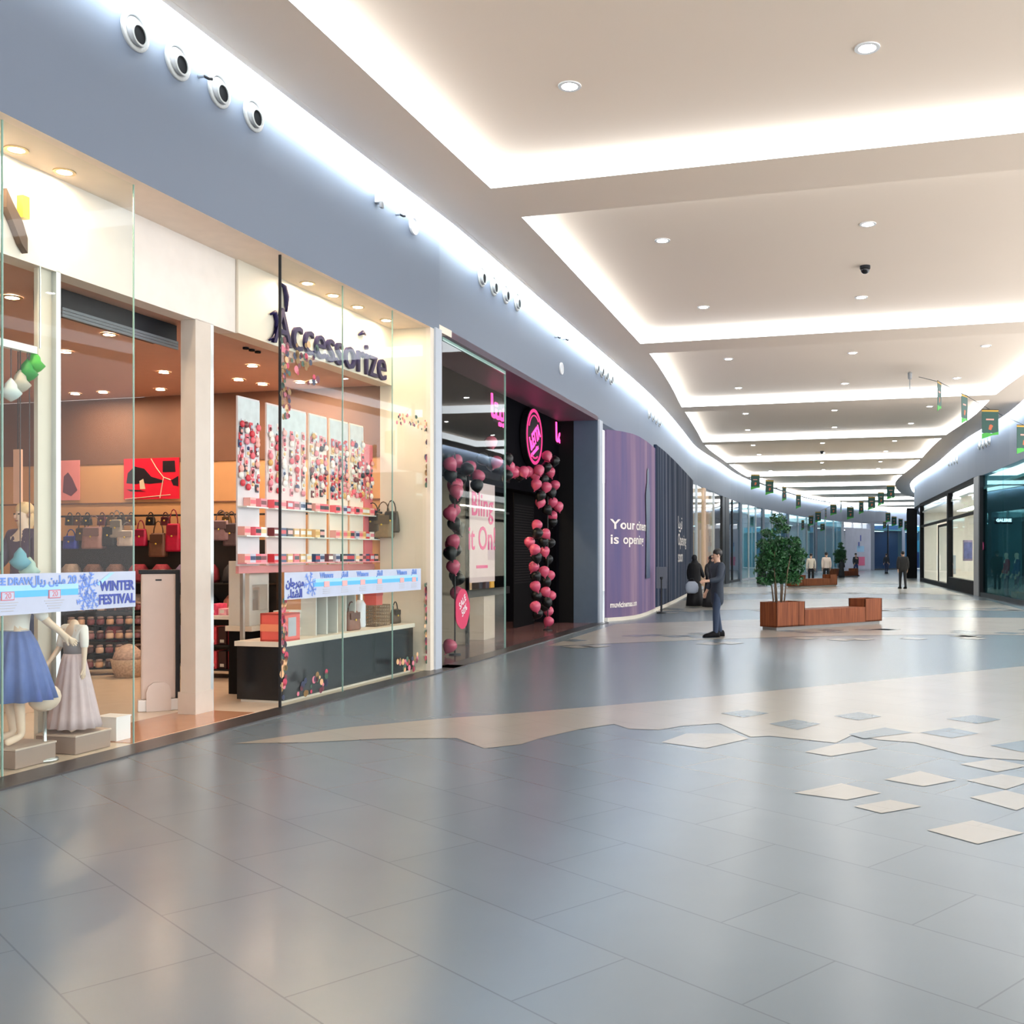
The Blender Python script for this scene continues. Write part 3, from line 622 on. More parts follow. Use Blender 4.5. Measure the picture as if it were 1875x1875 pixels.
b = MB(); b.prismy([(-.6*W, -.6*H), (-.5*W, .2*H), (-.1*W, .4*H), (.3*W, .1*H), (.8*W, -.5*H), (.2*W, -.8*H)], -.007, -.004); b.build('shoe_shape', mat('print plum', (.16, .05, .09), .4), t)
t = thing('wall_rail', 'long dark hanging rail for bags on the orange side wall', 'rail', F1.loc(UE-.1, 3.4, 2.24), F1.ang)
b = MB(); b.tube([(0, -2.7, 0), (0, 3.6, 0)], .015); b.build('bar', M_DARK, t)
for y in (-2.6, 0, 3.3): b = MB(); b.tube([(0, y, 0), (.12, y, .05)], .012); b.build('bracket', M_DARK, t)
bl = [(130, 1005, .25, .2, '2c3fb0', 'blue'), (150, 990, .2, .2, '4a3a30', 'dark brown'), (172, 1005, .36, .34, 'a8807c', 'large floral pink'), (200, 1000, .22, .3, '1c1c20', 'black'), (214, 985, .22, .28, '9a948c', 'grey'), (233, 1000, .3, .24, 'd6ccc8', 'white floral'), (258, 1000, .2, .26, 'b01848', 'crimson'), (290, 1020, .28, .36, '6a4636', 'brown'), (318, 1010, .24, .42, 'b8103c', 'cerise'), (405, 990, .3, .3, '8a7078', 'mauve'), (424, 1000, .24, .34, '5a4a50', 'plum grey'), (682, 975, .3, .28, '5a4a38', 'olive brown'), (702, 985, .3, .34, '8c7656', 'tan'), (717, 975, .22, .3, '4c4034', 'dark tan')]
for i, (px, py, w_, h, c, nm) in enumerate(bl):
    p = onside(px, py, .2 if px < 600 else .13); 
    handbag('handbag', '%s handbag hanging from the rail on the orange side wall' % nm, p, ROT, w_, h, c, 'handbags on the side wall')
for i, px in enumerate((128, 143, 160, 187, 205, 222, 240, 276, 303, 415)):
    p = onside(px, 962, .18); handbag('clutch_bag', 'small %s purse in the upper row of the side wall, %s from the door post' % (('dark', 'brown', 'black', 'wine', 'bronze')[i % 5], ORD[i]), p, ROT, .15, .13, ('2a2220', '5a3828', '181416', '5a1424', '6a5030')[i % 5], 'purses in the upper row')
t = thing('stock_fixture', 'dark tall stock fixture standing against the orange side wall', 'fixture', F1.loc(UE-.04, 3.6, .012), F1.ang)
b = MB(); b.box(-.06, .0, -1.2, 3.2, 0, 1.85); b.build('back_panel', mat('fixture dark', (.014, .011, .010), .6), t)
for z in (.3, .75, 1.2): b = MB(); b.box(-.42, -.06, -1.2, 3.2, z, z+.02); b.build('shelf', mat('fixture dark', (.014, .011, .010), .6), t)
R = random.Random(5)
for r, z in enumerate((.332, .782, 1.232)):
    for k in range(10):
        v = 2.6+k*.41; c = R.choice(['6a4a40', '2a2a30', '8a2a3a', '9a8a80', '40342c', '284038', 'b87a6a', '7a6a8a'])
        b = MB(); b.loft([[(sx*.13*q, sy*.1*q, zz) for sx, sy in ((-1, -1), (0, -1.2), (1, -1), (1, 1), (0, 1.2), (-1, 1))] for zz, q in ((0, .9), (.05, 1), (.2, .85), (.27, .5))])
        o = b.build('folded_scarf', mat('scarf '+c, c, .7, noise=.4, scale=25), loc=F1.loc(UE-.26, v, z), rz=F1.ang, smooth=True)
        tag(o, 'folded patterned scarf, %s along the %s shelf of the dark fixture' % (ORD[k], ('bottom', 'middle', 'top')[r]), 'scarf', 'scarves on the dark fixture')
# low tiered rack with round pots in the doorway
p = fl(182, 1243); rz = math.radians(20)
t = thing('tiered_rack', 'black tiered rack of round pots behind the pink skirt mannequin', 'rack', (p.x-.1, p.y+.35, .014), rz)
for s in (-1, 1): b = MB(); b.box(s*.5-.015, s*.5+.015, -.02, .22, 0, .92); b.build('side_panel', M_BLACK, t)
for k in range(5): b = MB(); b.box(-.49, .49, -.05+.05*k, .2, .08+.19*k, .1+.19*k); b.build('shelf', M_BLACK, t)
R = random.Random(2)
for k in range(5):
    for j in range(8):
        c = R.choice(['7a4048', '3a1c20', 'caa080', '9a6a70', 'd8b8a0', '5a3038']); b = MB(); b.lathe([(.045, 0), (.052, .02), (.05, .07), (.03, .085)], 10); b.mi = 1; b.lathe([(.042, .085), (.042, .11), (.02, .116)], 10)
        q = Matrix.Translation((p.x-.1, p.y+.35, .014)) @ Matrix.Rotation(rz, 4, 'Z') @ Vector((-.42+.12*j, .0+.05*k, .1+.19*k))
        tag(b.build('cosmetic_pot', [mat('pot '+c, c, .3), mat('pot lid', (.3, .2, .18), .3)], loc=q, smooth=True), 'round cosmetic pot, %s along %s shelf of the black tiered rack' % (ORD[j], ORD[k]), 'pot', 'pots on the tiered rack')
p = fl(226, 1240); t = thing('wicker_basket', 'beige patterned basket heaped with goods beside the security gate', 'basket', (p.x+.10, p.y-.08, .014))
b = MB(); b.lathe([(.16, 0), (.2, .12), (.22, .24), (.2, .24), (.15, .06)], 18); b.build('body', mat('wicker', (.5, .36, .26), .7, noise=.5, scale=40), t, smooth=True)
b = MB(); b.lathe([(.2, .22), (.17, .33), (.08, .42), (.02, .44)], 14); b.build('cloth_heap', mat('patterned cloth', (.55, .40, .33), .8, noise=.6, scale=30), t, smooth=True)
# pink table with red stock right of the door post
p = fl(415, 1245); t = thing('stock_table', 'white table with pink goods seen right of the door post', 'table', (p.x-.1, p.y+.3, .014), F1.ang-PI/2)
b = MB(); b.box(-.5, .5, -.3, .3, .78, .83, .004); b.build('table_top', M_WHITE, t)
for x in (-.46, .46):
    for y in (-.26, .26): b = MB(); b.box(x-.02, x+.02, y-.02, y+.02, 0, .78); b.build('leg', M_DARK, t)
for z in (.1, .42): b = MB(); b.box(-.46, .46, -.26, .26, z, z+.02); b.build('shelf', M_DARK, t)
Mt = Matrix.Translation((p.x-.1, p.y+.3, .014)) @ Matrix.Rotation(F1.ang-PI/2, 4, 'Z')
for r, z in enumerate((.12, .44, .83)):
    for k in range(6):
        c = (['c01830', '8a1424', 'd84858', '301418'] if r < 2 else ['f0a8b8', 'f4d8d8', 'e0507a'])[k % (4 if r < 2 else 3)]
        b = MB(); b.box(-.06, .06, -.12, .12, 0, .24 if r < 2 else .09+.03*(k % 3), .01); b.mi = 1; b.box(-.03, .03, -.125, -.12, .03, .07)
        tag(b.build('gift_pouch', [mat('pouch '+c, c, .5, noise=.3, scale=20), M_PALE], loc=Mt @ Vector((-.37+.15*k, -.1, z)), rz=F1.ang-PI/2), '%s pouch, %s along the %s of the white table' % ('red' if r < 2 else 'pink', ORD[k], ('lower shelf', 'upper shelf', 'top')[r]), 'pouch', 'pouches on the white table')

# ------------------------------------------------------------------ figures
def skin(name, V, E, Rr, m, parent, sub=2):
    bm = bmesh.new(); lay = bm.verts.layers.skin.verify(); vs = []
    for i, (p, r) in enumerate(zip(V, Rr)):
        v = bm.verts.new(p); v[lay].radius = r if isinstance(r, tuple) else (r, r); v[lay].use_root = (i == 0); vs.append(v)
    for a, c in E: bm.edges.new((vs[a], vs[c]))
    me = bpy.data.meshes.new(name); bm.to_mesh(me); bm.free()
    o = bpy.data.objects.new(name, me); COL.objects.link(o)
    o.modifiers.new('skin', 'SKIN').use_smooth_shade = True; s = o.modifiers.new('sub', 'SUBSURF'); s.levels = sub; s.render_levels = sub
    bpy.context.view_layer.update()
    m2 = bpy.data.meshes.new_from_object(o.evaluated_get(bpy.context.evaluated_depsgraph_get())); bpy.data.objects.remove(o); bpy.data.meshes.remove(me)
    m2.name = name; m2.materials.clear(); m2.materials.append(m)
    for p in m2.polygons: p.use_smooth = True
    o = bpy.data.objects.new(name, m2); COL.objects.link(o); o.parent = parent; return o
SKIN = mat('skin', (.50, .30, .21), .5); HAIR = mat('black hair', (.012, .010, .010), .5)
def pose(stride=0., arm=(0, 0), bend=(.05, .05), heads=0.):
    J = dict(pelvis=(0, 0, .97), waist=(0, 0, 1.12), chest=(0, .0, 1.30), neck=(0, .01, 1.46), jaw=(0, -.02, 1.545), skull=(0, -.01, 1.62), crown=(0, 0, 1.70))
    for s, n in ((-1, 'l'), (1, 'r')):
        k = stride*s; a = arm[0] if s < 0 else arm[1]; e = bend[0] if s < 0 else bend[1]
        J[n+'hip'] = (s*.095, 0, .92); J[n+'knee'] = (s*.10, -.5*k-.02, .50); J[n+'ankle'] = (s*.10, -k+.02, .085+max(0, -k)*.12); J[n+'toe'] = (s*.115, -k-.15, .035)
        J[n+'sho'] = (s*.175, .01, 1.40); J[n+'elb'] = (s*.225, .03-.27*math.sin(a), 1.40-.28*math.cos(a)); 
        el = J[n+'elb']; J[n+'wri'] = (s*.225, el[1]-.25*math.sin(a+e), el[2]-.25*math.cos(a+e)); J[n+'hand'] = (s*.225, el[1]-.33*math.sin(a+e), el[2]-.33*math.cos(a+e)); J[n+'dir'] = (math.sin(a+e), math.cos(a+e))
    return J
def body(t, J, m, head=True, name='body', fingers=True):
    V, E, Rr, ix = [], [], [], {}
    def add(n, p, r, to=None):
        ix[n] = len(V); V.append(p); Rr.append(r)
        if to: E.append((ix[to], ix[n]))
    add('pelvis', J['pelvis'], (.14, .10)); add('waist', J['waist'], (.125, .09), 'pelvis'); add('chest', J['chest'], (.145, .10), 'waist'); add('neck', J['neck'], .055, 'chest')
    if head: add('jaw', J['jaw'], (.062, .07), 'neck'); add('skull', J['skull'], (.074, .092), 'jaw'); add('crown', J['crown'], (.05, .06), 'skull')
    else: add('stump', (0, .01, 1.53), .045, 'neck')
    for n in 'lr':
        add(n+'hip', J[n+'hip'], .085, 'pelvis'); add(n+'knee', J[n+'knee'], .055, n+'hip'); add(n+'ankle', J[n+'ankle'], .038, n+'knee'); add(n+'toe', J[n+'toe'], (.04, .025), n+'ankle')
        add(n+'sho', J[n+'sho'], .058, 'chest'); add(n+'elb', J[n+'elb'], .04, n+'sho'); add(n+'wri', J[n+'wri'], .027, n+'elb'); add(n+'hand', J[n+'hand'], (.034, .018), n+'wri')
        if fingers:
            dy, dz = J[n+'dir']; h = J[n+'hand']
            for k in range(4):
                o = (-.027+.018*k); L = (.065, .078, .082, .06)[k]
                add(n+'f%d' % k, (h[0]+.0, h[1]-o*dz-.35*L*dy, h[2]+o*dy-.35*L*dz), .0095, n+'hand'); add(n+'g%d' % k, (h[0]-(1 if n == 'r' else -1)*.012, h[1]-o*dz-L*dy, h[2]+o*dy-L*dz), .008, n+'f%d' % k)
            wv = J[n+'wri']; mid = [(a+c)/2 for a, c in zip(wv, h)]
            add(n+'th', (mid[0], mid[1]-.035*dz-.01*dy, mid[2]+.035*dy-.03*dz), .011, n+'wri'); add(n+'ti', (mid[0], mid[1]-.05*dz-.045*dy, mid[2]+.05*dy-.06*dz), .009, n+'th')
    return skin(name, V, E, Rr, m, t)
def garment_top(t, J, m, name='jacket', hem=.84, r=.0, sleeve=True):
    V = [(0, 0, hem), (0, 0, 1.0), (0, 0, 1.14), (0, .0, 1.31), (0, .01, 1.43)]; Rr = [(.165+r, .125), (.165+r, .12), (.15+r, .11), (.165+r, .12), (.085, .075)]; E = [(0, 1), (1, 2), (2, 3), (3, 4)]
    for n in 'lr':
        k = len(V); e = Vector(J[n+'elb']); w_ = Vector(J[n+'wri']); V += [J[n+'sho'], J[n+'elb']]; Rr += [.078+r*.4, .058+r*.3]; E += [(3, k), (k, k+1)]
        if sleeve: V.append(tuple(e+(w_-e)*.92)); Rr.append(.045+r*.2); E.append((k+1, k+2))
    return skin(name, V, E, Rr, m, t)
def trousers(t, J, m):
    V = [(0, 0, .99), (0, 0, .90)]; Rr = [(.15, .11), (.155, .115)]; E = [(0, 1)]
    for n in 'lr':
        k = len(V); a = Vector(J[n+'ankle']); V += [J[n+'hip'], J[n+'knee'], tuple(a+Vector((0, 0, -.05)))]; Rr += [.10, .074, .052]; E += [(1, k), (k, k+1), (k+1, k+2)]
    return skin('trousers', V, E, Rr, m, t)
def shoes(t, J, m):
    for n in 'lr':
        b = MB(); a, c = Vector(J[n+'ankle']), Vector(J[n+'toe']); s = a.x; z0 = min(a.z-.085, c.z-.035)
        b.loft([[(s+q*x, y, z0+z) for q, z in ((-1, 0), (-1, h*.6), (-.6, h), (.6, h), (1, h*.6), (1, 0))] for y, x, h in ((a.y+.08, .032, .09), (a.y+.05, .05, .125), (a.y-.06, .053, .12), (c.y+.02, .057, .085), (c.y-.05, .052, .07), (c.y-.10, .025, .04))])
        b.build('shoe', m, t, smooth=True)
def face(t, J, hair=True, hm=None, long=False):
    s = J['skull']
    b = MB(); 
    for x in (-.03, .03): b.ball((s[0]+x, s[1]-.083, s[2]-.005), (.012, .008, .008), 8, 6)
    b.build('eyes', mat('eye dark', (.02, .015, .012), .2), t, smooth=True)
    b = MB(); b.ball((s[0], s[1]-.10, s[2]-.035), (.013, .02, .022), 8, 6); b.build('nose', SKIN, t, smooth=True)
    b = MB(); b.ball((s[0], s[1]-.085, s[2]-.075), (.024, .008, .007), 8, 6); b.build('mouth', mat('lips', (.32, .12, .10), .4), t, smooth=True)
    b = MB(); 
    for x in (-.078, .078): b.ball((s[0]+x, s[1]+.005, s[2]-.015), (.012, .022, .032), 8, 6)
    b.build('ears', SKIN, t, smooth=True)
    if hair:
        b = MB(); b.ball((s[0], s[1]+.022, s[2]+.045), (.086, .098, .085), 14, 10)
        if long: b.ball((s[0], s[1]+.05, s[2]-.06), (.085, .06, .13), 12, 8)
        b.build('hair', hm or HAIR, t, smooth=True)
def person(label, loc, rz, top, legs, h=1.72, stride=.12, arm=(.1, -.1), bend=(.15, .15), hem=.84, r=0., hm=None):
    t = thing('person', label, 'person', loc, rz); J = pose(stride, arm, bend); body(t, J, SKIN); garment_top(t, J, top, hem=hem, r=r); trousers(t, J, legs); shoes(t, J, M_BLACK); face(t, J, hm=hm)
    t.scale = (h/1.72,)*3; return t
def abaya(label, loc, rz, h=1.62, m=None):
    t = thing('person', label, 'person', loc, rz); J = pose(.05, (.35, .1), (.5, .2)); body(t, J, SKIN); m = m or mat('black abaya', (.006, .006, .008), .7)
    b = MB(); n = 28
    b.loft([[(rx*(1+.05*q*math.cos(7*2*PI*j/n))*math.cos(2*PI*j/n), cy+ry*(1+.05*q*math.cos(7*2*PI*j/n))*math.sin(2*PI*j/n), z) for j in range(n)] for z, rx, ry, cy, q in ((.02, .30, .28, .02, 1), (.3, .27, .24, .02, 1), (.7, .23, .19, .01, .8), (1.0, .21, .16, 0, .5), (1.2, .22, .16, 0, .2), (1.38, .24, .14, 0, 0), (1.45, .17, .11, .01, 0), (1.49, .08, .08, .01, 0))])
    b.build('robe', m, t, smooth=True)
    V, E, Rr = [(0, 0, 1.38)], [], [.1]
    for k_ in 'lr': i = len(V); V += [J[k_+'sho'], J[k_+'elb'], J[k_+'wri']]; Rr += [.08, .075, .07]; E += [(0, i), (i, i+1), (i+1, i+2)]
    skin('sleeves', V, E, Rr, m, t)
    b = MB(); b.ball((0, .02, 1.63), (.095, .105, .115), 14, 10); b.lathe([(.19, 1.36), (.16, 1.44), (.10, 1.53), (.08, 1.6)], 18, sy=.75); b.build('headscarf', m, t, smooth=True)
    face(t, J, hair=False); t.scale = (h/1.72,)*3; return t
def mannequin(label, loc, rz, topm, skirtm, skirt, arm, bend, h=1.5, dark_top=None):
    t = thing('mannequin', label, 'mannequin', loc, rz); J = pose(.02, arm, bend); body(t, J, mat('mannequin skin', (.80, .62, .48), .4), head=False)
    garment_top(t, J, topm, name='blouse', hem=.98, r=-.015, sleeve=False)
    b = MB(); b.lathe(skirt, 72, sy=.85, fold=.10, k=14); b.build('skirt', skirtm, t, smooth=True)
    b = MB(); b.lathe([(.135, 1.03), (.137, 1.07)], 24, sy=.8); b.build('belt', M_GREYP, t)
    if dark_top is not None: b = MB(); b.lathe([(.142, 1.06), (.15, 1.16), (.15, 1.22)], 24, sy=.78); b.build('bodice', dark_top, t, smooth=True)
    t.scale = (h/1.5,)*3; return t
M_LILAC = mat('lilac fabric', (.62, .50, .52), .8, noise=.1, scale=12); M_PLEAT = mat('blue pleated fabric', (.14, .20, .46), .8, noise=.15, scale=12); M_BLOUSE = mat('white blouse', (.88, .84, .80), .8)
pl1 = fl(128, 1395); q1 = F1.loc(F1.u(135, .5), .52, .014)
for i, (px, lab) in enumerate(((135, 'brown plinth under the pink skirted mannequin in left window'), (28, 'brown plinth under the blue skirted mannequin at far left'))):
    v = .40; q = F1.loc(F1.u(px, v), v, .014); t = thing('plinth', lab, 'plinth', q, F1.ang)
    b = MB(); b.box(-.2, .2, -.2, .2, 0, .14, .008); b.build('body', mat('plinth taupe', (.34, .25, .21), .4), t)
    b = MB(); b.box(-.205, .205, -.205, .205, .14, .155, .003); b.build('top', mat('plinth top', (.6, .48, .4), .4), t)
    if i == 0: mannequin('headless mannequin in white blouse and long pinkish lilac skirt', (q.x, q.y, .155+.014), math.radians(-22), M_BLOUSE, M_LILAC, [(.14, 1.06), (.17, .95), (.25, .6), (.33, .2), (.36, .06)], (.25, .2), (.5, -.15), h=.92, dark_top=mat('grey bodice', (.3, .27, .28), .7))
    else: mannequin('headless mannequin in white top and blue pleated skirt at far left', (q.x, q.y, .155+.014), math.radians(-30), M_BLOUSE, M_PLEAT, [(.14, 1.06), (.2, .95), (.29, .7), (.37, .42)], (.1, -.5), (.3, -.4), h=1.25)
q = F1.loc(F1.u(82, .26), .26, .014); t = thing('bag_stand', 'small cream handbag stand between the two mannequins', 'stand', q, F1.ang)
b = MB(); b.lathe([(.1, 0), (.1, .02), (.015, .03), (.015, .4), (.06, .41)], 16); b.build('stem', M_STEEL, t, smooth=True); b = MB(); b.ball((0, 0, .5), (.14, .1, .11)); b.build('bag_body', mat('cream bag', (.80, .66, .54), .5), t, smooth=True)
q = F1.loc(F1.u(202, .45), .42, .014); t = thing('display_cube', 'bright white low cube on the window floor', 'cube', q, F1.ang); b = MB(); b.box(-.09, .09, -.11, .11, 0, .2, .004); b.build('body', M_WHITE, t); b = MB(); b.box(-.095, .095, -.115, .115, .2, .212); b.build('lid', M_WHITE, t)
# hanging paper ornaments in the left window
t = thing('ceiling_rail', 'white rail carrying the hanging ornaments in left window', 'rail', F1.loc(F1.u(20, .62), .62, F1.z(634, F1.u(20, .62), .62)), F1.ang); b = MB(); b.box(-1.0, F1.u(63, .62)-F1.u(20, .62), -.03, .03, -.02, .04); b.build('bar', M_WHITE, t)
for x in (-.9, .3): b = MB(); b.tube([(x, 0, .04), (x, 0, 4.05-F1.z(634, F1.u(20, .62), .62))], .008); b.build('hanger', M_STEEL, t)
orn = [(20, 715, 'c8d4d4', 'white bell'), (37, 700, 'b8b0a0', 'grey lantern'), (50, 680, '148a2c', 'green'), (63, 665, '3aa82a', 'small green and red'), (37, 1025, '6aa4b8', 'pale blue'), (54, 1042, 'a8c4bc', 'pale green')]
for px, py, c, nm in orn:
    u = F1.u(px, .62); z = F1.z(py, u, .62); t = thing('hanging_ornament', '%s paper ornament hanging on a string in left window' % nm, 'ornament', F1.loc(u, .62, z), F1.ang, 'paper ornaments in the left window')
    zr = F1.z(634, F1.u(20, .62), .62)-.02
    b = MB(); b.lathe([(.005, -.09), (.05, -.06), (.085, -.02), (.05, .02), (.045, .05), (.006, .1)], 12); b.build('shape', mat('paper '+c, c, .6), t, smooth=True)
    b = MB(); b.tube([(0, 0, .1), (0, 0, zr-z)], .005, 5); b.build('string', mat('brown string', (.08, .05, .05), .7), t)
q = F1.loc(F1.u(44, 2.6), 2.6, .012); t = thing('plinth', 'tan block under the blond mannequin deep in the left window', 'plinth', q, F1.ang); b = MB(); b.box(-.25, .25, -.25, .25, 0, .43, .006); b.build('body', MATS['tan back wall'], t); b = MB(); b.box(-.255, .255, -.255, .255, .43, .445); b.build('top', M_CREAM, t)
q.z = .458; t = thing('dressed_mannequin', 'blond mannequin in dark purple jacket deep in the left window', 'mannequin', q, math.radians(-20)); J = pose(.05, (.3, .2), (.6, .4)); body(t, J, mat('mannequin skin', (.80, .62, .48), .4)); garment_top(t, J, mat('purple jacket', (.09, .06, .11), .7)); trousers(t, J, mat('dark jeans', (.03, .04, .09), .8)); shoes(t, J, M_BLACK); face(t, J, hm=mat('blond hair', (.72, .52, .28), .5), long=True)
q = F1.loc(F1.u(33, 3.4), 3.4, F1.z(855, F1.u(33, 3.4), 3.4)); t = thing('wall_lamp', 'slim peach hanging banner lamp deep in the left window', 'lamp', q, math.radians(-20)); b = MB(); b.box(-.05, .05, -.02, .02, -.42, .2); b.build('shade', mat('peach panel', (.85, .52, .36), .5), t); b = MB(); b.tube([(0, 0, .2), (0, 0, 4.06-q.z)], .006, 5); b.build('cord', M_DARK, t)

# ------------------------------------------------------------------ shop two (dark with pink signs)
U0, U1 = F2.u(818), F2.u(1095)
VB = .95
M_PLUM = mat('plum soffit', (.20, .11, .15), .5); M_NAVYW = mat('slate blue panel', (.075, .115, .17), .45)
b = MB(); b.box(.3, U1, 0, VB+.1, ZF-.002, ZF+.1); struct(b.build('ceiling_soffit', M_PLUM, M=F2.M))
b = MB(); b.box(.3, U1, VB, VB+.12, 3.0, ZF); b.box(F2.u(1000, VB)+.9, U1, VB, VB+.12, 0, 3.0); struct(b.build('wall_portal', mat('portal black', (.0015, .0015, .003), .9, spec=.05), M=F2.M))
b = MB(); b.box(U1-.08, U1, 0, .58, 0, ZF); struct(b.build('wall_return', M_NAVYW, M=F2.M))
b = MB(); b.box(U1-.09, U1, .58, VB, 0, ZF); struct(b.build('wall_return', M_BLACK, M=F2.M))
b = MB(); b.box(U1, F2.len+.05, -.04, .6, 0, ZF+.02); struct(b.build('pillar_4', M_WALL_LIT, M=F2.M))
b = MB(); b.box(.2, .3, .1, 5, 0, ZF); b.box(.3, U1, 4.2, 4.3, 0, ZF); b.box(U1-.1, U1, VB, 4.3, 0, ZF); struct(b.build('wall_dark_shop', mat('dark shop wall', (.005, .005, .009), .8, spec=.1), M=F2.M))
b = MB(); b.box(.3, U1, VB+.1, 4.3, 3.6, 3.7); struct(b.build('ceiling_dark_shop', mat('dark shop ceiling', (.03, .035, .04), .5), M=F2.M))
b = MB(); b.box(.2, U1, .1, 4.3, 0, .012); struct(b.build('floor_dark_shop', mat('rosy dark floor', (.16, .085, .085), .18), M=F2.M))
b = MB(); b.box(.1, F2.len, -.2, .1, 0, .014); struct(b.build('trim_6', mat('dark granite edge', (.045, .04, .04), .3), M=F2.M))
ux = F2.u(925, .08); pane('window_6', F2, U0+.02, ux, .08, .015, ZF-.06)
b = MB(); b.box(ux-.006, ux+.006, .07, .1, .015, ZF-.05); b.box(U0+.02, ux, .07, .1, ZF-.06, ZF-.005); struct(b.build('trim_7', M_GEDGE, M=F2.M))
# lit vitrine behind the glass with the hand lettered poster
a, c = F2.u(856, VB), F2.u(930, VB); zt2, zb2 = F2.z(880, (a+c)/2, VB), F2.z(1078, (a+c)/2, VB)
t = thing('display_case', 'lit beige display case with black frame in the dark shop', 'display case', F2.loc((a+c)/2, VB, .012), F2.ang); W = (c-a)/2
b = MB(); b.box(-W, W, .5, .55, .0, zt2+.1); b.box(-W, -W+.04, 0, .5, 0, zt2+.1); b.box(-W, W, 0, .5, zb2-.1, zb2-.04); b.build('lining', mat('case beige', (.72, .60, .46), .5), t)
b = MB(); b.box(-W-.05, -W, -.04, .02, 0, zt2+.15); b.box(-W, W, -.04, .02, zt2+.02, zt2+.15); b.box(-W, W, -.04, .02, zb2-.14, zb2); b.box(-W, W, -.03, .0, zt2-.62, zt2-.58); b.build('frame', M_BLACK, t)
b = MB(); b.box(-W+.2, W-.4, .2, .3, zt2+.06, zt2+.09); b.build('lamp', emis('case lamp', (1, .78, .5), 40), t)
b = MB(); b.box(-W*.1, W*.45, .06, .46, .0, zb2-.14); b.build('column', mat('case column', (.55, .46, .36), .5), t)
for i, (x, z, c_) in enumerate(((-.1, .0, '2c3040'), (.3, .0, '403848'), (.6, .0, 'd0a040'))):
    b = MB(); b.box(-.1, .1, -.08, .08, 0, .22+.05*i, .02); tag(b.build('gift_box', mat('case box '+c_, c_, .4), loc=F2.loc((a+c)/2+x, VB+.2, zb2-.03), rz=F2.ang), '%s box on the shelf of the lit display case' % ('slate', 'plum', 'gold')[i], 'box', 'boxes in the lit case')
M_PINK = emis('pink neon', (1.0, .06, .28), 1.5); M_PINKP = mat('pink print', (.72, .05, .22), .4)
t = thing('window_poster', 'cream poster with pink hand lettering Bling it on!', 'poster', F2.loc((F2.u(860, VB-.1)+F2.u(906, VB-.1))/2, VB-.1, F2.z(975, F2.u(882, VB-.1), VB-.1)), F2.ang)
W = (F2.u(906, VB-.1)-F2.u(860, VB-.1))/2; H = .92
b = MB(); b.box(-W, W, 0, .01, -H, H); b.build('sheet', mat('poster cream', (.66, .52, .50), .5), t)
text('Bling\nit On!', .62, M_PINKP, 'lettering', t, T(-.02, -.004, .18) @ UP, .002, sx=1.25*W/.85, off=.004)
b = MB(); b.box(-W*.5, W*.4, -.003, 0, -.72*H, -.66*H); b.build('small_print', M_PINKP, t)
# round pink sign and two small pink names
uS = F2.u(976, VB-.12); zS = F2.z(800, uS, VB-.12)
t = thing('round_sign', 'round black sign with glowing pink ring and pink script', 'sign', F2.loc(uS, VB-.14, zS), F2.ang)
b = MB(); b.loft([[(r*math.cos(2*PI*k/40), y, r*math.sin(2*PI*k/40)) for k in range(40)] for r, y in ((.62, .12), (.62, 0), (.6, -.01))]); b.build('body', mat('sign black', (.004, .004, .006), .6, spec=.15), t)
M_RING = emis('pink ring', (1.0, .07, .30), .5)
for r0, r1 in ((.53, .60),): b = MB(); b.ring((0, -.012, 0), 'y', r0, r1, .01, 40); b.build('ring', M_RING, t)
b = MB(); b.tube([(.46*math.cos(a_), -.018, .46*math.sin(a_)) for a_ in [.9+i*.18 for i in range(11)]], .015, 6); b.build('arc', M_RING, t); b = MB(); b.tube([(.46*math.cos(a_), -.018, .46*math.sin(a_)) for a_ in [4.2+i*.12 for i in range(9)]], .02, 6); b.build('arc', M_RING, t)
text('b.ETTA', .42, M_PINK, 'lettering', t, T(.02, -.02, -.02) @ Matrix.Rotation(-.5, 4, 'Y') @ UP, .006, sx=.62, off=.012)
text('cosmetics', .15, M_PINK, 'lettering', t, T(.0, -.02, -.3) @ Matrix.Rotation(-.4, 4, 'Y') @ UP, .004, off=.004)
for px, py, s, w_, lab in ((911, 750, '\uFE8E\uFE98\uFEF4\uFE91', .52, 'small glowing pink name left of the round sign'), (1024, 796, '\uFE8E\uFEE4\uFEDF', .40, 'small glowing pink name right of the round sign')):
    u = F2.u(px, VB-.02); t = thing('neon_name', lab, 'sign', F2.loc(u, VB-.03, F2.z(py, u, VB-.03)), F2.ang); text(s, .62, M_PINK, 'lettering', t, ext=.01, sx=1.1, off=.012)
    b = MB(); b.box(-.3, .3, .008, .028, -.25, .25); b.build('backing', MATS['sign black'], t)
u = F2.u(848, .06); t = thing('price_tag', 'round crimson sale sticker with white print on dark shop glass', 'sticker', F2.loc(u, .07, F2.z(1115, u, .07)), F2.ang)
b = MB(); b.loft([[(r*(1+.05*math.cos(5*a_))*math.cos(a_)*1.15, y, r*math.sin(a_)*1.15) for a_ in [2*PI*k/36 for k in range(36)]] for r, y in ((.27, .004), (.27, -.004))]); b.build('disc', mat('crimson film', (.62, .02, .10), .4), t)
text('SALE\n50%', .15, mat('white print', (.8, .7, .72), .4), 'lettering', t, T(.02, -.008, .04) @ Matrix.Rotation(-.5, 4, 'Y') @ UP, .001, off=.004)
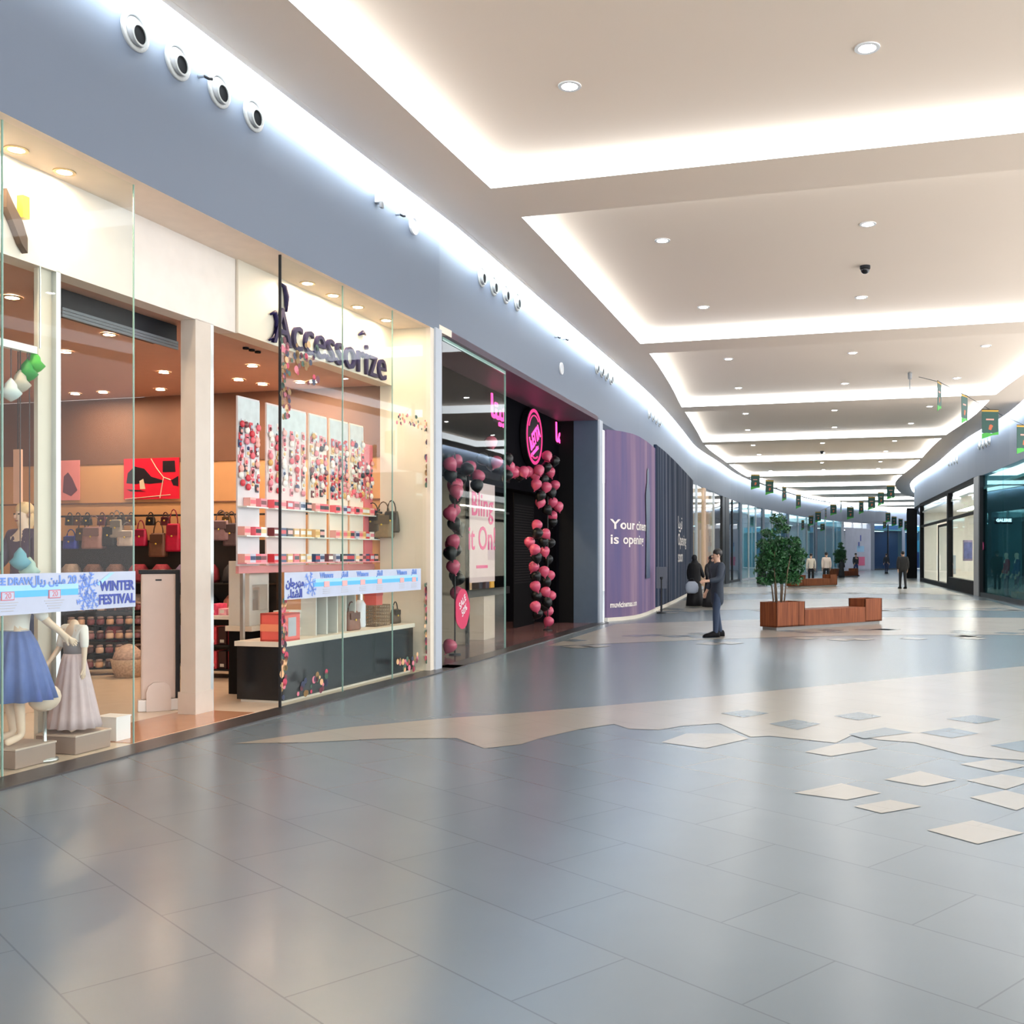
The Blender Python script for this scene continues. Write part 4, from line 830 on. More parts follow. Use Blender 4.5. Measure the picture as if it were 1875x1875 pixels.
# balloons
BM = {}
def balloon(kind):
    if kind not in BM:
        b = MB(); b.lathe([(.004, -.135), (.012, -.125), (.05, -.095), (.09, -.05), (.112, .0), (.115, .04), (.095, .085), (.055, .112), (.002, .12)], 16); b.mi = 1; b.lathe([(.018, -.15), (.004, -.132)], 8)
        m = mat('pink balloon', (.52, .075, .15), .25, noise=.02) if kind == 'pink' else mat('black balloon', (.004, .005, .006), .3, spec=.3)
        o = b.build('x', [m, m], smooth=True); BM[kind] = o.data; bpy.data.objects.remove(o)
    return BM[kind]
c7 = lambda L: [(780+x/5.357, 880+y/5.357) for x, y in L]; c6 = lambda L: [(780+x/5.357, 580+y/5.357) for x, y in L]
colR = {'pink': c7([(1080, 40), (1180, 70), (1265, 50), (1120, 220), (1240, 215), (1300, 260), (1245, 350), (1085, 440), (1175, 525), (1015, 610), (1065, 680), (1165, 700), (1055, 850), (1160, 895), (1215, 935), (1075, 1040), (1175, 1095), (1225, 1135), (1075, 1240), (1200, 1285), (1200, 1385)])+c6([(1190, 1370), (1205, 1440), (1220, 1530), (1075, 1560), (1110, 1510)]),
        'black': c7([(1190, 130), (1120, 150), (1190, 290), (1240, 410), (1090, 520), (1150, 600), (1215, 615), (1085, 760), (1195, 780), (1080, 945), (1180, 1000), (1080, 1135), (1190, 1200), (1090, 1310), (1160, 1240)])+c6([(1150, 1600), (1260, 1420), (1180, 1480), (1230, 1730)])}
colLb = {'pink': c7([(300, 50), (270, 300), (240, 330), (270, 600), (250, 640), (270, 850), (300, 1110), (230, 1740)])+c6([(240, 1450), (300, 1420), (430, 1480), (510, 1570), (270, 1660), (300, 1720), (640, 1240), (690, 1430)]),
         'black': c7([(290, 170), (280, 430), (320, 470), (280, 690), (240, 720), (290, 940), (310, 970)])+c6([(400, 1500), (330, 1600), (500, 1660), (560, 1400), (640, 1450), (240, 1560)])}
top = {'pink': c6([(820, 1480), (850, 1530), (880, 1525), (960, 1525), (1000, 1525)]), 'black': c6([(790, 1560), (920, 1560), (800, 1400)])}
for nm, D, vv in (('right column', colR, .50), ('left column behind the glass', colLb, .52), ('arch under the round sign', top, .55)):
    for kd in D:
        L = sorted(D[kd], key=lambda p: -p[1])
        for i, (px, py) in enumerate(L):
            v = vv+.1*math.sin(i*2.4); u = F2.u(px, v); z = max(.166, F2.z(py, u, v))
            o = bpy.data.objects.new('balloon', balloon(kd)); COL.objects.link(o); o.location = F2.loc(u, v, z); o.rotation_euler = (.5*math.sin(i*1.7), .5*math.cos(i*2.9), i)
            tag(o, '%s balloon, %s from the bottom of its colour in the %s' % (kd, (ORD+['twenty-first', 'twenty-second', 'twenty-third', 'twenty-fourth', 'twenty-fifth', 'twenty-sixth', 'twenty-seventh'])[i], nm), 'balloon', 'balloons of the '+nm)
for px, lab in ((1003, 'right'), (833, 'left')):
    u = F2.u(px, .5); t = thing('balloon_pole', 'thin dark pole inside the %s balloon column' % lab, 'pole', F2.loc(u, .5, .012)); b = MB(); b.tube([(0, 0, .03), (0, 0, 3.3)], .012); b.build('rod', M_DARK, t); b = MB(); b.lathe([(.1, 0), (.1, .02), (.02, .03)], 16); b.build('base', M_DARK, t)
# perforated metal shutter in the dark entrance
t = thing('perforated_screen', 'black perforated screen inside the dark shop entrance', 'screen', F2.loc(F2.u(960, 1.4), 1.4, .012), F2.ang)
b = MB(); b.box(-.8, .8, 0, .02, .0, 3.0); b.build('sheet', mat('screen black', (.003, .0025, .003), .8, spec=.1), t)
b = MB()
for i in range(21):
    for j in range(30):
        x = -.72+.07*i+(.035 if j % 2 else 0); b.face([(x-.012, -.003, 1.0+.06*j), (x, -.003, .985+.06*j), (x+.012, -.003, 1.0+.06*j), (x, -.003, 1.015+.06*j)])
b.build('holes', mat('screen holes', (.03, .018, .02), .7), t)
for i, px in enumerate((928, 945)): spot(F2.u(px, 1.5), 1.5, 3.598, 'warm spotlight in the dark shop ceiling, %s along' % ORD[i], F2)

# ------------------------------------------------------------------ air nozzles and small fittings on the walls
nz = thing('air_nozzle', 'x', 'air nozzle')
b = MB(); b.ring((0, 0, 0), 'y', .125, .17, .02); b.build('rim', mat('nozzle rim', (.42, .43, .42), .5), nz, smooth=True)
b = MB(); b.loft([[(.118*k*math.cos(2*PI*j/24), -y, .118*k*math.sin(2*PI*j/24)-dz) for j in range(24)] for k, y, dz in ((1.05, .0, 0), (.98, .02, .01), (.84, .04, .035), (.72, .05, .04))], cap=False); b.build('ball', mat('nozzle grey', (.34, .35, .36), .4), nz, smooth=True)
b = MB(); b.ring((0, -.05, -.04), 'y', .076, .094, .012); b.build('lip', MATS['nozzle rim'], nz)
b = MB(); b.disc((0, -.052, -.04), 'y', .078); b.build('opening', M_BLACK, nz)
def wallpt(P, px, py):                                   # where a sight line meets the wall of plan curve P
    t = (px-CX)/FPX
    for (x0, y0), (x1, y1) in zip(P, P[1:]):
        f0, f1 = x0-t*y0, x1-t*y1
        if f0*f1 <= 0 and y1 > 3:
            k = f0/(f0-f1); x, y = x0+(x1-x0)*k, y0+(y1-y0)*k; return Vector((x, y, EYE+(HY-py)*y/FPX)), math.atan2(y1-y0, x1-x0)
nzf = True
def nozzles(P, L, lab, flip=0., sc=1.):
    global nzf
    for i, (px, py) in enumerate(L):
        p, a = wallpt(P, px, py)
        l = 'round air nozzle, %s of the four %s' % (ORD[i], lab)
        if nzf: nz.location = p; nz.rotation_euler = (0, 0, a+flip); nz['label'] = l; nz['group'] = 'round wall air nozzles'; nzf = False
        else: dup(nz, p, a+flip, l, 'round wall air nozzles')
nozzles(LP, [(246, 57), (324, 112), (400, 165), (463, 210)], 'on the wall above the left shop window')
nozzles(LP, [(881, 506), (903, 523), (925, 538), (946, 552)], 'on the wall above the dark shop')
nozzles(LP, [(1092, 672), (1101, 678), (1109, 685), (1118, 692)], 'on the wall above the purple hoarding')
nozzles(LP, [(1188, 757), (1195, 762), (1201, 767), (1207, 772)], 'on the wall above the dark hoarding')
RQ = offs(RP, 0)
nozzles(RP, [(1794, 816), (1800, 814), (1806, 811), (1812, 808)], 'on the right wall above the teal shop', flip=PI)
nozzles(RP, [(1738, 848), (1743, 846), (1748, 844), (1753, 842)], 'on the right wall bulge', flip=PI)
for i, (px, py, lab) in enumerate(((364, 140, 'small sprinkler head between the nozzles above left shop'), (725, 393, 'small sprinkler head on wall above the shop name'), (1016, 617, 'small sprinkler head above the round pink sign'), (1031, 621, 'second small fitting beside the sprinkler above the pink sign'))):
    p, a = wallpt(LP, px, py); t = thing('sprinkler', lab, 'sprinkler', p, a); b = MB(); b.tube([(0, 0, 0), (0, -.06, 0)], .018); b.build('pipe', M_STEEL, t); b = MB(); b.tube([(0, -.05, 0), (.03, -.09, -.02), (.06, -.10, -.01)], .014); b.build('head', M_DARK, t)
p, a = wallpt(LP, 689, 370); t = thing('detector', 'small white beam detector on wall above the shop name', 'detector', p, a); b = MB(); b.box(-.05, .05, -.06, 0, -.02, .1, .01); b.build('body', M_WHITE, t); b = MB(); b.box(-.03, .04, -.09, -.05, -.08, 0, .01); b.build('eye', mat('grey plastic', (.3, .31, .32), .4), t)
for px, py, lab in ((756, 413, 'round white wall speaker above the shop name'), (1027, 675, 'round white wall speaker above the round pink sign')):
    p, a = wallpt(LP, px, py); t = thing('wall_speaker', lab, 'speaker', p, a); b = MB(); b.ring((0, 0, 0), 'y', .1, .125, .03); b.build('rim', M_WHITE, t); b = MB(); b.disc((0, -.015, 0), 'y', .105); b.build('grille', mat('speaker grey', (.6, .62, .66), .6), t)

# ------------------------------------------------------------------ hoardings
def drape(key, c1, c2, c3, sc):
    m = bpy.data.materials.new(key); m.use_nodes = True; nt = m.node_tree; bs = nt.nodes['Principled BSDF']; L = nt.links.new
    uv = nt.nodes.new('ShaderNodeUVMap'); mp = nt.nodes.new('ShaderNodeMapping'); mp.inputs['Scale'].default_value = (sc, .09, 1); n = nt.nodes.new('ShaderNodeTexNoise'); n.inputs['Scale'].default_value = 1.; n.inputs['Detail'].default_value = 4
    r = nt.nodes.new('ShaderNodeValToRGB'); e = r.color_ramp.elements; e[0].position = .32; e[0].color = (*c1, 1); e[1].position = .7; e[1].color = (*c3, 1); x = e.new(.5); x.color = (*c2, 1)
    L(uv.outputs[0], mp.inputs[0]); L(mp.outputs[0], n.inputs['Vector']); L(n.outputs['Fac'], r.inputs[0]); L(r.outputs[0], bs.inputs['Base Color']); bs.inputs['Roughness'].default_value = .85; bs.inputs['Specular IOR Level'].default_value = .1
    return m
M_HP = drape('purple curtain print', (.10, .10, .22), (.19, .135, .23), (.33, .23, .29), 1.2)
M_HD = drape('dark scene print', (.006, .011, .026), (.024, .038, .07), (.20, .20, .24), 3.2)
def panel_strip(pts, z0, z1, th):
    b = MB(); uvl = b.bm.loops.layers.uv.new('UVMap'); s = 0.
    Q = offs(pts, -th)
    for (p, q, e, f) in zip(pts, pts[1:], Q[1:], Q):
        d = (Vector(q)-Vector(p)).length
        fc = b.face([(*p, z0), (*q, z0), (*q, z1), (*p, z1)])
        for lp, uvc in zip(fc.loops, ((s, z0), (s+d, z0), (s+d, z1), (s, z1))): lp[uvl].uv = uvc
        b.face([(*q, z0), (*e, z0), (*e, z1), (*q, z1)]); b.face([(*e, z0), (*f, z0), (*f, z1), (*e, z1)]); b.face([(*p, z1), (*q, z1), (*e, z1), (*f, z1)]); b.face([(*f, z0), (*p, z0), (*p, z1), (*f, z1)])
        s += d
    return b
H1 = [(.42, 25.5), (.80, 25.9), (1.10, 26.45), (1.30, 27.1), (1.55, 28.2), (1.90, 30.1)]
H2 = [(1.94, 30.3), (2.35, 32.4), (2.95, 35.8), (3.75, 40.6), (4.50, 45.2)]
Vv = lambda p: Vector((p[0], p[1]))
def dress(t, pts, z0, z1, m, zb):
    o = t.location
    b = panel_strip(pts, z0, z1, .08); b.bm.transform(T(-o.x, -o.y, -o.z)); b.build('printed_face', m, t)
    b = panel_strip(offs(pts, .03), 0, zb, .12); b.bm.transform(T(-o.x, -o.y, -o.z)); b.build('base_strip', mat('cream base strip', (.72, .66, .56), .5), t)
t = thing('hoarding', 'purple curtain printed hoarding announcing an opening beside the dark shop', 'hoarding', (1.2, 27, 0)); dress(t, H1, .09, 4.72, M_HP, .09)
def along(pts, d):
    for p, q in zip(pts, pts[1:]):
        L = (Vv(q)-Vv(p)).length
        if d <= L: v = Vv(p)+(Vv(q)-Vv(p))*d/L; return v, math.atan2(q[1]-p[1], q[0]-p[0])
        d -= L
    return Vv(pts[-1]), math.atan2(pts[-1][1]-pts[-2][1], pts[-1][0]-pts[-2][0])
def wrap_text(t, pts, s, size, d0, z, m, sx=1., name='lettering'):
    c = text(s, size, m, name, t, Matrix.Identity(4), .0, ax='LEFT', sx=sx, off=.006)
    for v in c.data.vertices:
        p, a = along(pts, max(0, d0+v.co.x)); n = Vector((math.sin(a), -math.cos(a)))*.012
        v.co = Vector((p.x+n.x-t.location.x, p.y+n.y-t.location.y, z+v.co.y))
    return c
M_LET = mat('pale lettering', (.80, .74, .70), .5)
wrap_text(t, H1, 'Your cinema', .34, .12, EYE+(HY-961)*25.9/FPX, M_LET, 1.7); wrap_text(t, H1, 'is opening', .34, .10, EYE+(HY-988)*25.9/FPX, M_LET, 1.65)
wrap_text(t, H1, 'muvicinemas.com', .2, .1, EYE+(HY-1107)*25.9/FPX, M_LET, 1.0)
b = MB(); a1, g = along(H1, 3.1); 
t.location = t.location
p0 = Vv((a1.x+math.sin(g)*.02-t.location.x, a1.y-math.cos(g)*.02-t.location.y)); dv = Vector((math.cos(g), math.sin(g)))
def figure(b, P, x, z0, h, n_): 
    for q in ([(-.5, 0), (.5, 0), (.4, .45), (.55, .75), (.3, .86), (-.3, .86), (-.55, .75), (-.4, .45)], [(-.2, .86), (.2, .86), (.25, .95), (.12, 1.0), (-.12, 1.0), (-.25, .95)]):
        b.face([(P.x+dv.x*(x+u*h*.28), P.y+dv.y*(x+u*h*.28), z0+w_*h) for u, w_ in q])
figure(b, p0, 0, 1.0, 3.0, 0); b.build('printed_figure', mat('figure print', (.05, .075, .14), .5), t)
t = thing('hoarding', 'dark night scene printed hoarding running on from the purple one', 'hoarding', (3, 36, 0)); dress(t, H2, .1, 4.86, M_HD, .1)
wrap_text(t, H2, '\u0627\uFE92\uFEF3\uFEAE\uFED7\nOpening\nsoon', .6, 6.6, EYE+(HY-988)*36/FPX, M_LET, 1.9)
t = thing('floor_post', 'small dark crowd post standing beside the purple hoarding', 'post', (2.0, 29.0, 0)); b = MB(); b.lathe([(.14, 0), (.14, .03), (.03, .05), (.03, .95), (.045, .97), (.045, 1.02)], 14); b.build('pole', M_DARK, t); b = MB(); b.box(-.14, .14, -.02, .02, .7, 1.3); b.build('notice', mat('notice dark', (.06, .07, .1), .4), t)

# ------------------------------------------------------------------ far shops of the left wall
TE = (.16, .30, .34)
def room(P0, P1, depth, wallc, floorc, lamp, side, tag_, glassm, z1=ZF, lampz=4.2, back=None):
    """shop behind the wall line P0-P1 (depth to the left of the way P0->P1)"""
    F = Frame(P0, P1); L = F.len
    b = MB(); b.box(0, L, depth, depth+.1, 0, z1); b.box(-.05, .05, .1, depth, 0, z1); b.box(L-.05, L+.05, .1, depth, 0, z1); struct(b.build('wall_'+tag_, wallc, M=F.M))
    b = MB(); b.box(0, L, .1, depth, lampz, lampz+.1); struct(b.build('ceiling_'+tag_, M_WHITE, M=F.M))
    b = MB(); b.box(0, L, .05, depth, 0, .01); struct(b.build('floor_'+tag_, floorc, M=F.M))
    if lamp:
        q = F.loc(L/2, depth*.5, lampz-.01); t = thing('panel_light', 'white ceiling light panel in the %s shop' % side, 'panel light', q, F.ang)
        b = MB(); b.box(-L*.35, L*.35, -.3, .3, -.03, 0); b.build('diffuser', lamp, t); b = MB(); b.box(-L*.36, L*.36, -.33, .33, -.02, .009); b.build('frame', M_WHITE, t)
    return F
segL = [(45.7, 50.0), (50.4, 57.0), (58.0, 64.5), (65, 72.5), (73, 82), (82.4, 92), (92.5, 101.5), (102, 108.5), (109, 113.5), (113.8, 118.6)]
Fl = [Frame((XL(a), a), (XL(c), c)) for a, c in segL]
wc = [mat(k, c, .5) for k, c in (('far shop white', (.70, .70, .66)), ('far shop cream', (.70, .60, .44)), ('far shop dark blue', (.04, .09, .13)), ('far shop aqua', (.30, .48, .52)), ('far shop pale', (.40, .52, .55)), ('far shop light', (.55, .57, .57)), ('far shop teal', (.05, .22, .27)), ('far shop grey', (.4, .45, .5)), ('far shop navy', (.015, .06, .18)), ('far shop blue', (.10, .30, .50)))]
EF = emis('far shop lamp', (.94, .97, 1.0), 4.); EW = emis('far shop warm lamp', (1., .85, .62), 6.)
fc = mat('far shop floor', (.5, .5, .5), .25)
names = ['white fronted', 'cream fronted', 'dark blue', 'aqua', 'pale', 'light fronted', 'teal', 'grey', 'navy', 'bright blue']
wn = 10
for i, (F, (a, c)) in enumerate(zip(Fl, segL)):
    room((XL(a), a), (XL(c), c), 4.0, wc[i], fc, EW if i == 1 else EF, 'far left '+names[i], names[i].replace(' ', '_'), None)
    n = 2 if F.len < 7 else 3
    for k in range(n):
        if i == 7: continue
        pane('window_%d' % wn, F, F.len*k/n+.06, F.len*(k+1)/n-.06, .05, .1, ZF, M_GTEAL if i not in (0, 1) else M_GLASS); wn += 1
    b = MB()
    for k in range(n+1): x = F.len*k/n; b.box(max(0, x-.06), min(F.len, x+.06), 0, .14, 0, ZF)
    b.box(0, F.len, 0, .14, 0, .12); struct(b.build('trim_%d' % (10+i), M_DARK if i in (2, 8) else mat('pale frame', (.55, .58, .62), .4), M=F.M))
# piers between the far shops
for i, ((a, c), (d, e), m) in enumerate(zip(segL, segL[1:], (mat('peach column', (.70, .48, .32), .5), M_DARK, M_WALL, M_WALL, M_WALL, M_WALL, M_WALL_LIT, M_WALL, M_WALL))):
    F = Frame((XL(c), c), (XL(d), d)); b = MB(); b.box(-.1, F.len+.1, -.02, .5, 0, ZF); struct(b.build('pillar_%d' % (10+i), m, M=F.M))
F = Fl[2]; b = MB(); b.box(.1, 1.6, -.04, .3, 0, ZF); struct(b.build('pillar_20', M_DARK, M=F.M)); F = Fl[1]; b = MB(); b.box(3.4, 4.4, .3, .8, 0, ZF); struct(b.build('pillar_21', MATS['peach column'], M=F.M))
# goods and posters in the far shops
def box_thing(name, lab, cat, F, u, v, w_, d, h, m, z=.01, extra=None):
    t = thing(name, lab, cat, F.loc(u, v, z), F.ang); b = MB(); b.box(-w_/2, w_/2, -d/2, d/2, 0, h, min(.01, d*.2)); b.build('body', m, t)
    if extra: b = MB(); b.box(-w_*.42, w_*.42, -d/2-.012, -d/2-.002, h*extra[0], h*extra[1]); b.build('print', extra[2], t)
    return t
M_SGN = mat('sale red', (.75, .03, .05), .4)
t = box_thing('sale_board', 'red sale board in the aqua shop window beyond the tree', 'board', Fl[2], Fl[2].u(1385, .4), .4, .8, .04, 1.35, M_SGN, z=1.0, extra=(.35, .5, M_SNOW if False else M_STK)); 
t = box_thing('sale_board', 'second red sale board half hidden by the dark far pillar', 'board', Fl[2], Fl[2].u(1374, .5), .5, .5, .04, 1.3, M_SGN, z=1.0, extra=(.35, .5, M_STK))
for i, (px, c, h, z, lab) in enumerate(((1487, 'f4f4f4', 2.6, 2.3, 'tall white poster in far shop window above the pale shirts'), (1482, 'd0305a', 1.5, 1.6, 'pink poster hanging in the far shop window'), (1496, 'c8b040', 1.3, 1.4, 'yellow poster hanging in the far shop window'))):
    F = Fl[5]; box_thing('shop_poster', lab, 'poster', F, F.len*(.62, .55, .72)[i], .5+.1*i, 1.8 if i == 0 else .6, .03, min(h, 1.8), mat('poster '+c, c, .5), z=z)
F = Fl[7]
t = thing('hoarding', 'pale printed hoarding with pink blocks at the far end of mall', 'hoarding', F.loc(F.len/2, -.06, 0), F.ang); b = MB(); b.box(-F.len*.46, F.len*.46, -.02, .02, .1, 4.3); b.build('printed_face', mat('pale lilac print', (.55, .56, .66), .5, noise=.15, scale=1.), t)
for i, (x, z, w_, h, m) in enumerate(((.6, .5, 2.4, .9, mat('pink block', (.75, .12, .25), .5)), (-.6, .9, .5, .5, MATS['pink block']), (.6, 3.0, .3, .6, M_NAVY), (.1, 2.3, .4, .6, M_NAVY), (.6, 1.9, 2.0, .6, M_BLT))): b = MB(); b.box(x-w_/2, x+w_/2, -.03, -.02, z, z+h); b.build('printed_block', m, t)

F = Fl[9]; box_thing('shop_poster', 'tall blue poster with dark figure in the farthest bright blue shop', 'poster', F, F.len*.5, .4, F.len*.45, .04, 2.6, mat('poster sky', (.16, .42, .66), .5), z=.6); box_thing('poster_figure', 'dark blue figure cutout before the tall far blue poster', 'cutout', F, F.len*.5, .3, .8, .05, 1.9, mat('cutout blue', (.01, .04, .22), .5), z=.01)
# ------------------------------------------------------------------ right wall shops
def RF(a, c): return Frame((XR(c), c), (XR(a), a))        # runs towards the viewer so that depth is behind the wall
R1, R2 = RF(33.0, 41.0), RF(42.0, 64.0)
ZR = ZF-.1
room((XR(41), 41), (XR(33), 33), 5.0, mat('teal shop wall', (.05, .13, .15), .5), mat('teal shop floor', (.16, .2, .2), .25), emis('teal lamp', (.8, .95, 1), 2.2), 'teal right', 'teal_right', None, z1=ZR)
room((XR(64), 64), (XR(42), 42), 4.0, mat('bright shop wall', (.85, .82, .76), .5), mat('bright shop floor', (.6, .58, .54), .25), emis('bright lamp', (1., .95, .86), 17), 'bright right', 'bright_right', None, z1=ZR)
pane('window_40', R1, .2, R1.len*.5, .08, .1, ZR, M_GTEAL); pane('window_41', R1, R1.len*.5+.02, R1.len, .08, .1, ZR, M_GTEAL)
b = MB(); b.box(0, R1.len, -.03, .16, 0, .16); b.box(0, .22, -.05, .16, 0, ZR); struct(b.build('trim_30', M_DARK, M=R1.M))
F = RF(41.0, 42.0); b = MB(); b.box(-.02, F.len+.02, -.06, .4, 0, ZR); struct(b.build('pillar_30', mat('grey stone pier', (.36, .37, .37), .5), M=F.M))
F = R2; um = F.u(1735, 0)
b = MB()
for x in (0, um, F.len-.12): b.box(x, x+(.5 if x == um else .14), -.04, .2, 0, ZR)
b.box(0, F.len, -.04, .2, ZR-.14, ZR); b.box(um, F.len, -.04, .2, 0, .55); b.box(0, um, -.04, .2, 0, .2); b.box(0, F.len, -.02, .1, 3.3, 3.42)
struct(b.build('trim_32', M_BLACK, M=F.M))
pane('window_43', F, .14, um, .05, 3.42, ZR-.14); pane('window_44', F, um+.5, F.len-.12, .05, .55, 3.3); pane('window_45', F, um+.5, F.len-.12, .05, 3.42, ZR-.14); pane('window_46', F, .14, um*.62, .05, .2, 3.3)
t = thing('shop_door', 'black framed glass door with pale edge in bright right shop', 'door', F.loc(um*.62+.1, .12, .01), F.ang); b = MB(); b.box(0, .1, -.03, .03, 0, 3.2); b.box(um*.3, um*.34, -.03, .03, 0, 3.2); b.box(0, um*.3, -.03, .03, 0, .14); b.box(0, um*.3, -.03, .03, 3.08, 3.2); b.build('frame', M_BLACK, t); b = MB(); b.box(.1, um*.3, -.006, .006, .14, 3.08); b.build('pane', M_GLASS, t); b = MB(); b.box(.2, .24, -.1, -.06, .8, 1.6); b.build('handle', M_STEEL, t)
b = MB(); b.box(0, F.len, -.06, .0, ZR-.02, ZR+.02); struct(b.build('trim_33', M_BLACK, M=F.M))
b = MB(); b.prism([(39.6, 118.6), (39.6, 122), (62, 122), (62, 109), (50, 109), (50, 118.6)], 0, 6.8); struct(b.build('wall_light_block', M_WALL))  # unseen wall added to keep world light off the far shop glass
# rest of the right wall further down and its dark pillar
F = RF(64, 86); b = MB(); b.box(0, F.len, 0, .3, 0, ZR); struct(b.build('wall_right_end', M_WALL, M=F.M))
b = MB(); b.box(-.2, .3, -.5, .2, 0, ZF); struct(b.build('pillar_32', M_BLACK, M=RF(70, 72).M))
F = RF(86, 108); b = MB(); b.box(0, F.len, 0, .3, 0, ZR); struct(b.build('wall_right_far', M_WALL, M=F.M))
# goods seen in the right shops
F = R2; t = box_thing('framed_picture', 'small framed picture in the bright right shop window', 'picture', F, F.u(1772, .5), .5, .45, .04, .95, mat('picture mauve', (.3, .24, .36), .4, noise=.5, scale=4), z=1.35, extra=(.1, .9, mat('picture blue', (.12, .14, .34), .5, noise=.6, scale=5))); t.rotation_euler = (0, 0, .1)
for i, (px, h, c, lab) in enumerate(((1742, 1.0, '909aa4', 'low grey display block in bright right shop window'), (1738, 2.2, 'b8a8a0', 'tall pale banner in the bright right shop window'))): box_thing('display_block', lab, 'display', F, F.u(px, .7+.4*i), .7+.4*i, .7, .35 if i == 0 else .04, h, mat('block '+c, c, .5), z=.6)
F = R1
t = thing('lit_sign', 'small lit shop sign inside the teal right shop', 'sign', F.loc(F.u(1838, .45), .45, F.z(953, F.u(1838, .45), .45)), 0); b = MB(); b.box(-.33, .33, 0, .1, -.13, .13); b.build('body', M_DARK, t); text('GALERIE', .15, emis('sign white', (.85, .92, 1), 1.6), 'lettering', t, ext=.01, off=.008)
t = thing('round_sticker', 'round magenta sticker on the teal right shop glass', 'sticker', F.loc(F.u(1800, .07), .068, F.z(1000, F.u(1800, .07), .07)), F.ang); b = MB(); b.loft([[(.16*math.cos(2*PI*k/24), y, .16*math.sin(2*PI*k/24)) for k in range(24)] for y in (.004, -.004)]); b.build('disc', mat('magenta film', (.5, .06, .2), .4), t)
mn = [(1843, .6, 'red top', (.5, .03, .06)), (1862, .75, 'navy jacket', (.03, .05, .15))]
for px, v, nm, c in mn:
    t = thing('dressed_mannequin', 'mannequin in %s inside the teal right shop' % nm, 'mannequin', F.loc(F.u(px, v), v, .012), F.ang); J = pose(.06, (.2, .1), (.2, .2)); body(t, J, mat('mannequin skin', (.80, .62, .48), .4)); garment_top(t, J, mat('top '+nm, c, .7)); trousers(t, J, mat('dark jeans', (.03, .04, .09), .8)); shoes(t, J, M_BLACK)
t = box_thing('low_crate', 'orange wood crate with green plants in the teal right shop', 'crate', F, F.u(1866, .35), .38, .9, .4, .35, mat('crate wood', (.35, .12, .04), .5)); b = MB()
for k in range(40): x, z, y = random.uniform(-.4, .4), random.uniform(.36, .6), random.uniform(-.15, .15); b.face([(x-.06, y, z), (x, y+.02, z+.05), (x+.06, y, z), (x, y-.02, z-.05)])
b.build('leaves', mat('leaf green', (.012, .068, .022), .5), t)
b = MB(); b.box(F.u(1873, 1.1)-.2, F.u(1873, 1.1)+.3, 1.1, 1.4, 0, 3.4); struct(b.build('pillar_33', M_BLACK, M=F.M))

# ------------------------------------------------------------------ planter benches and trees
def wood_mat():
    m = bpy.data.materials.new('red brown wood'); m.use_nodes = True; nt = m.node_tree; bs = nt.nodes['Principled BSDF']; L = nt.links.new
    tc = nt.nodes.new('ShaderNodeTexCoord'); mp = nt.nodes.new('ShaderNodeMapping'); mp.inputs['Scale'].default_value = (14, 14, .8); n = nt.nodes.new('ShaderNodeTexNoise'); n.inputs['Scale'].default_value = 1.5; n.inputs['Detail'].default_value = 5
    r = nt.nodes.new('ShaderNodeValToRGB'); r.color_ramp.elements[0].color = (.13, .033, .012, 1); r.color_ramp.elements[0].position = .3; r.color_ramp.elements[1].color = (.25, .075, .026, 1); r.color_ramp.elements[1].position = .7
    L(tc.outputs['Object'], mp.inputs[0]); L(mp.outputs[0], n.inputs['Vector']); L(n.outputs['Fac'], r.inputs[0]); L(r.outputs[0], bs.inputs['Base Color']); bs.inputs['Roughness'].default_value = .6; bs.inputs['Specular IOR Level'].default_value = .2; return m
M_WOOD = wood_mat(); M_SOIL = mat('soil', (.03, .02, .014), .9, noise=.5, scale=40); M_KICK = mat('kick plate', (.20, .19, .18), .4)
p = fl(1422, 1155); ang = math.atan2(2.3, 2.92); L_ = 3.72; D_ = .48
pb = thing('planter_bench', 'reddish wooden bench with planter boxes at both ends, nearest the viewer', 'bench', (p.x, p.y, 0), ang, 'wooden planter benches')
l1, l2 = .93, 3.08
def planter(x0, x1):
    b = MB(); th = .03
    b.box(x0, x1, 0, th, .07, .61); b.box(x0, x1, D_-th, D_, .07, .61); b.box(x0, x0+th, 0, D_, .07, .61); b.box(x1-th, x1, 0, D_, .07, .61); b.box(x0, x1, 0, D_, .07, .1)
    o = b.build('planter_box', M_WOOD, pb); b = MB(); b.box(x0+th, x1-th, th, D_-th, .1, .50 if x0 < 1 else .40); b.build('soil', M_SOIL, o)
planter(0, l1); planter(l2, L_)
b = MB(); b.box(l1, l2, .0, D_, .07, .42, .004); b.build('seat', M_WOOD, pb)
b = MB(); b.box(.72, .73, -.004, .0, .07, .61); b.build('seam', M_BLACK, pb)
b = MB(); b.box(.04, L_-.04, .04, D_-.04, 0, .07); b.build('kick_plate', M_KICK, pb)
p2 = fl(1455, 1076); dup(pb, (p2.x, p2.y, 0), math.radians(43), 'reddish wooden bench with planter boxes, second from the viewer')
p3 = fl(1522, 1057); dup(pb, (p3.x+.3, p3.y, 0), math.radians(50), 'reddish wooden bench with planter boxes, farthest of the three')
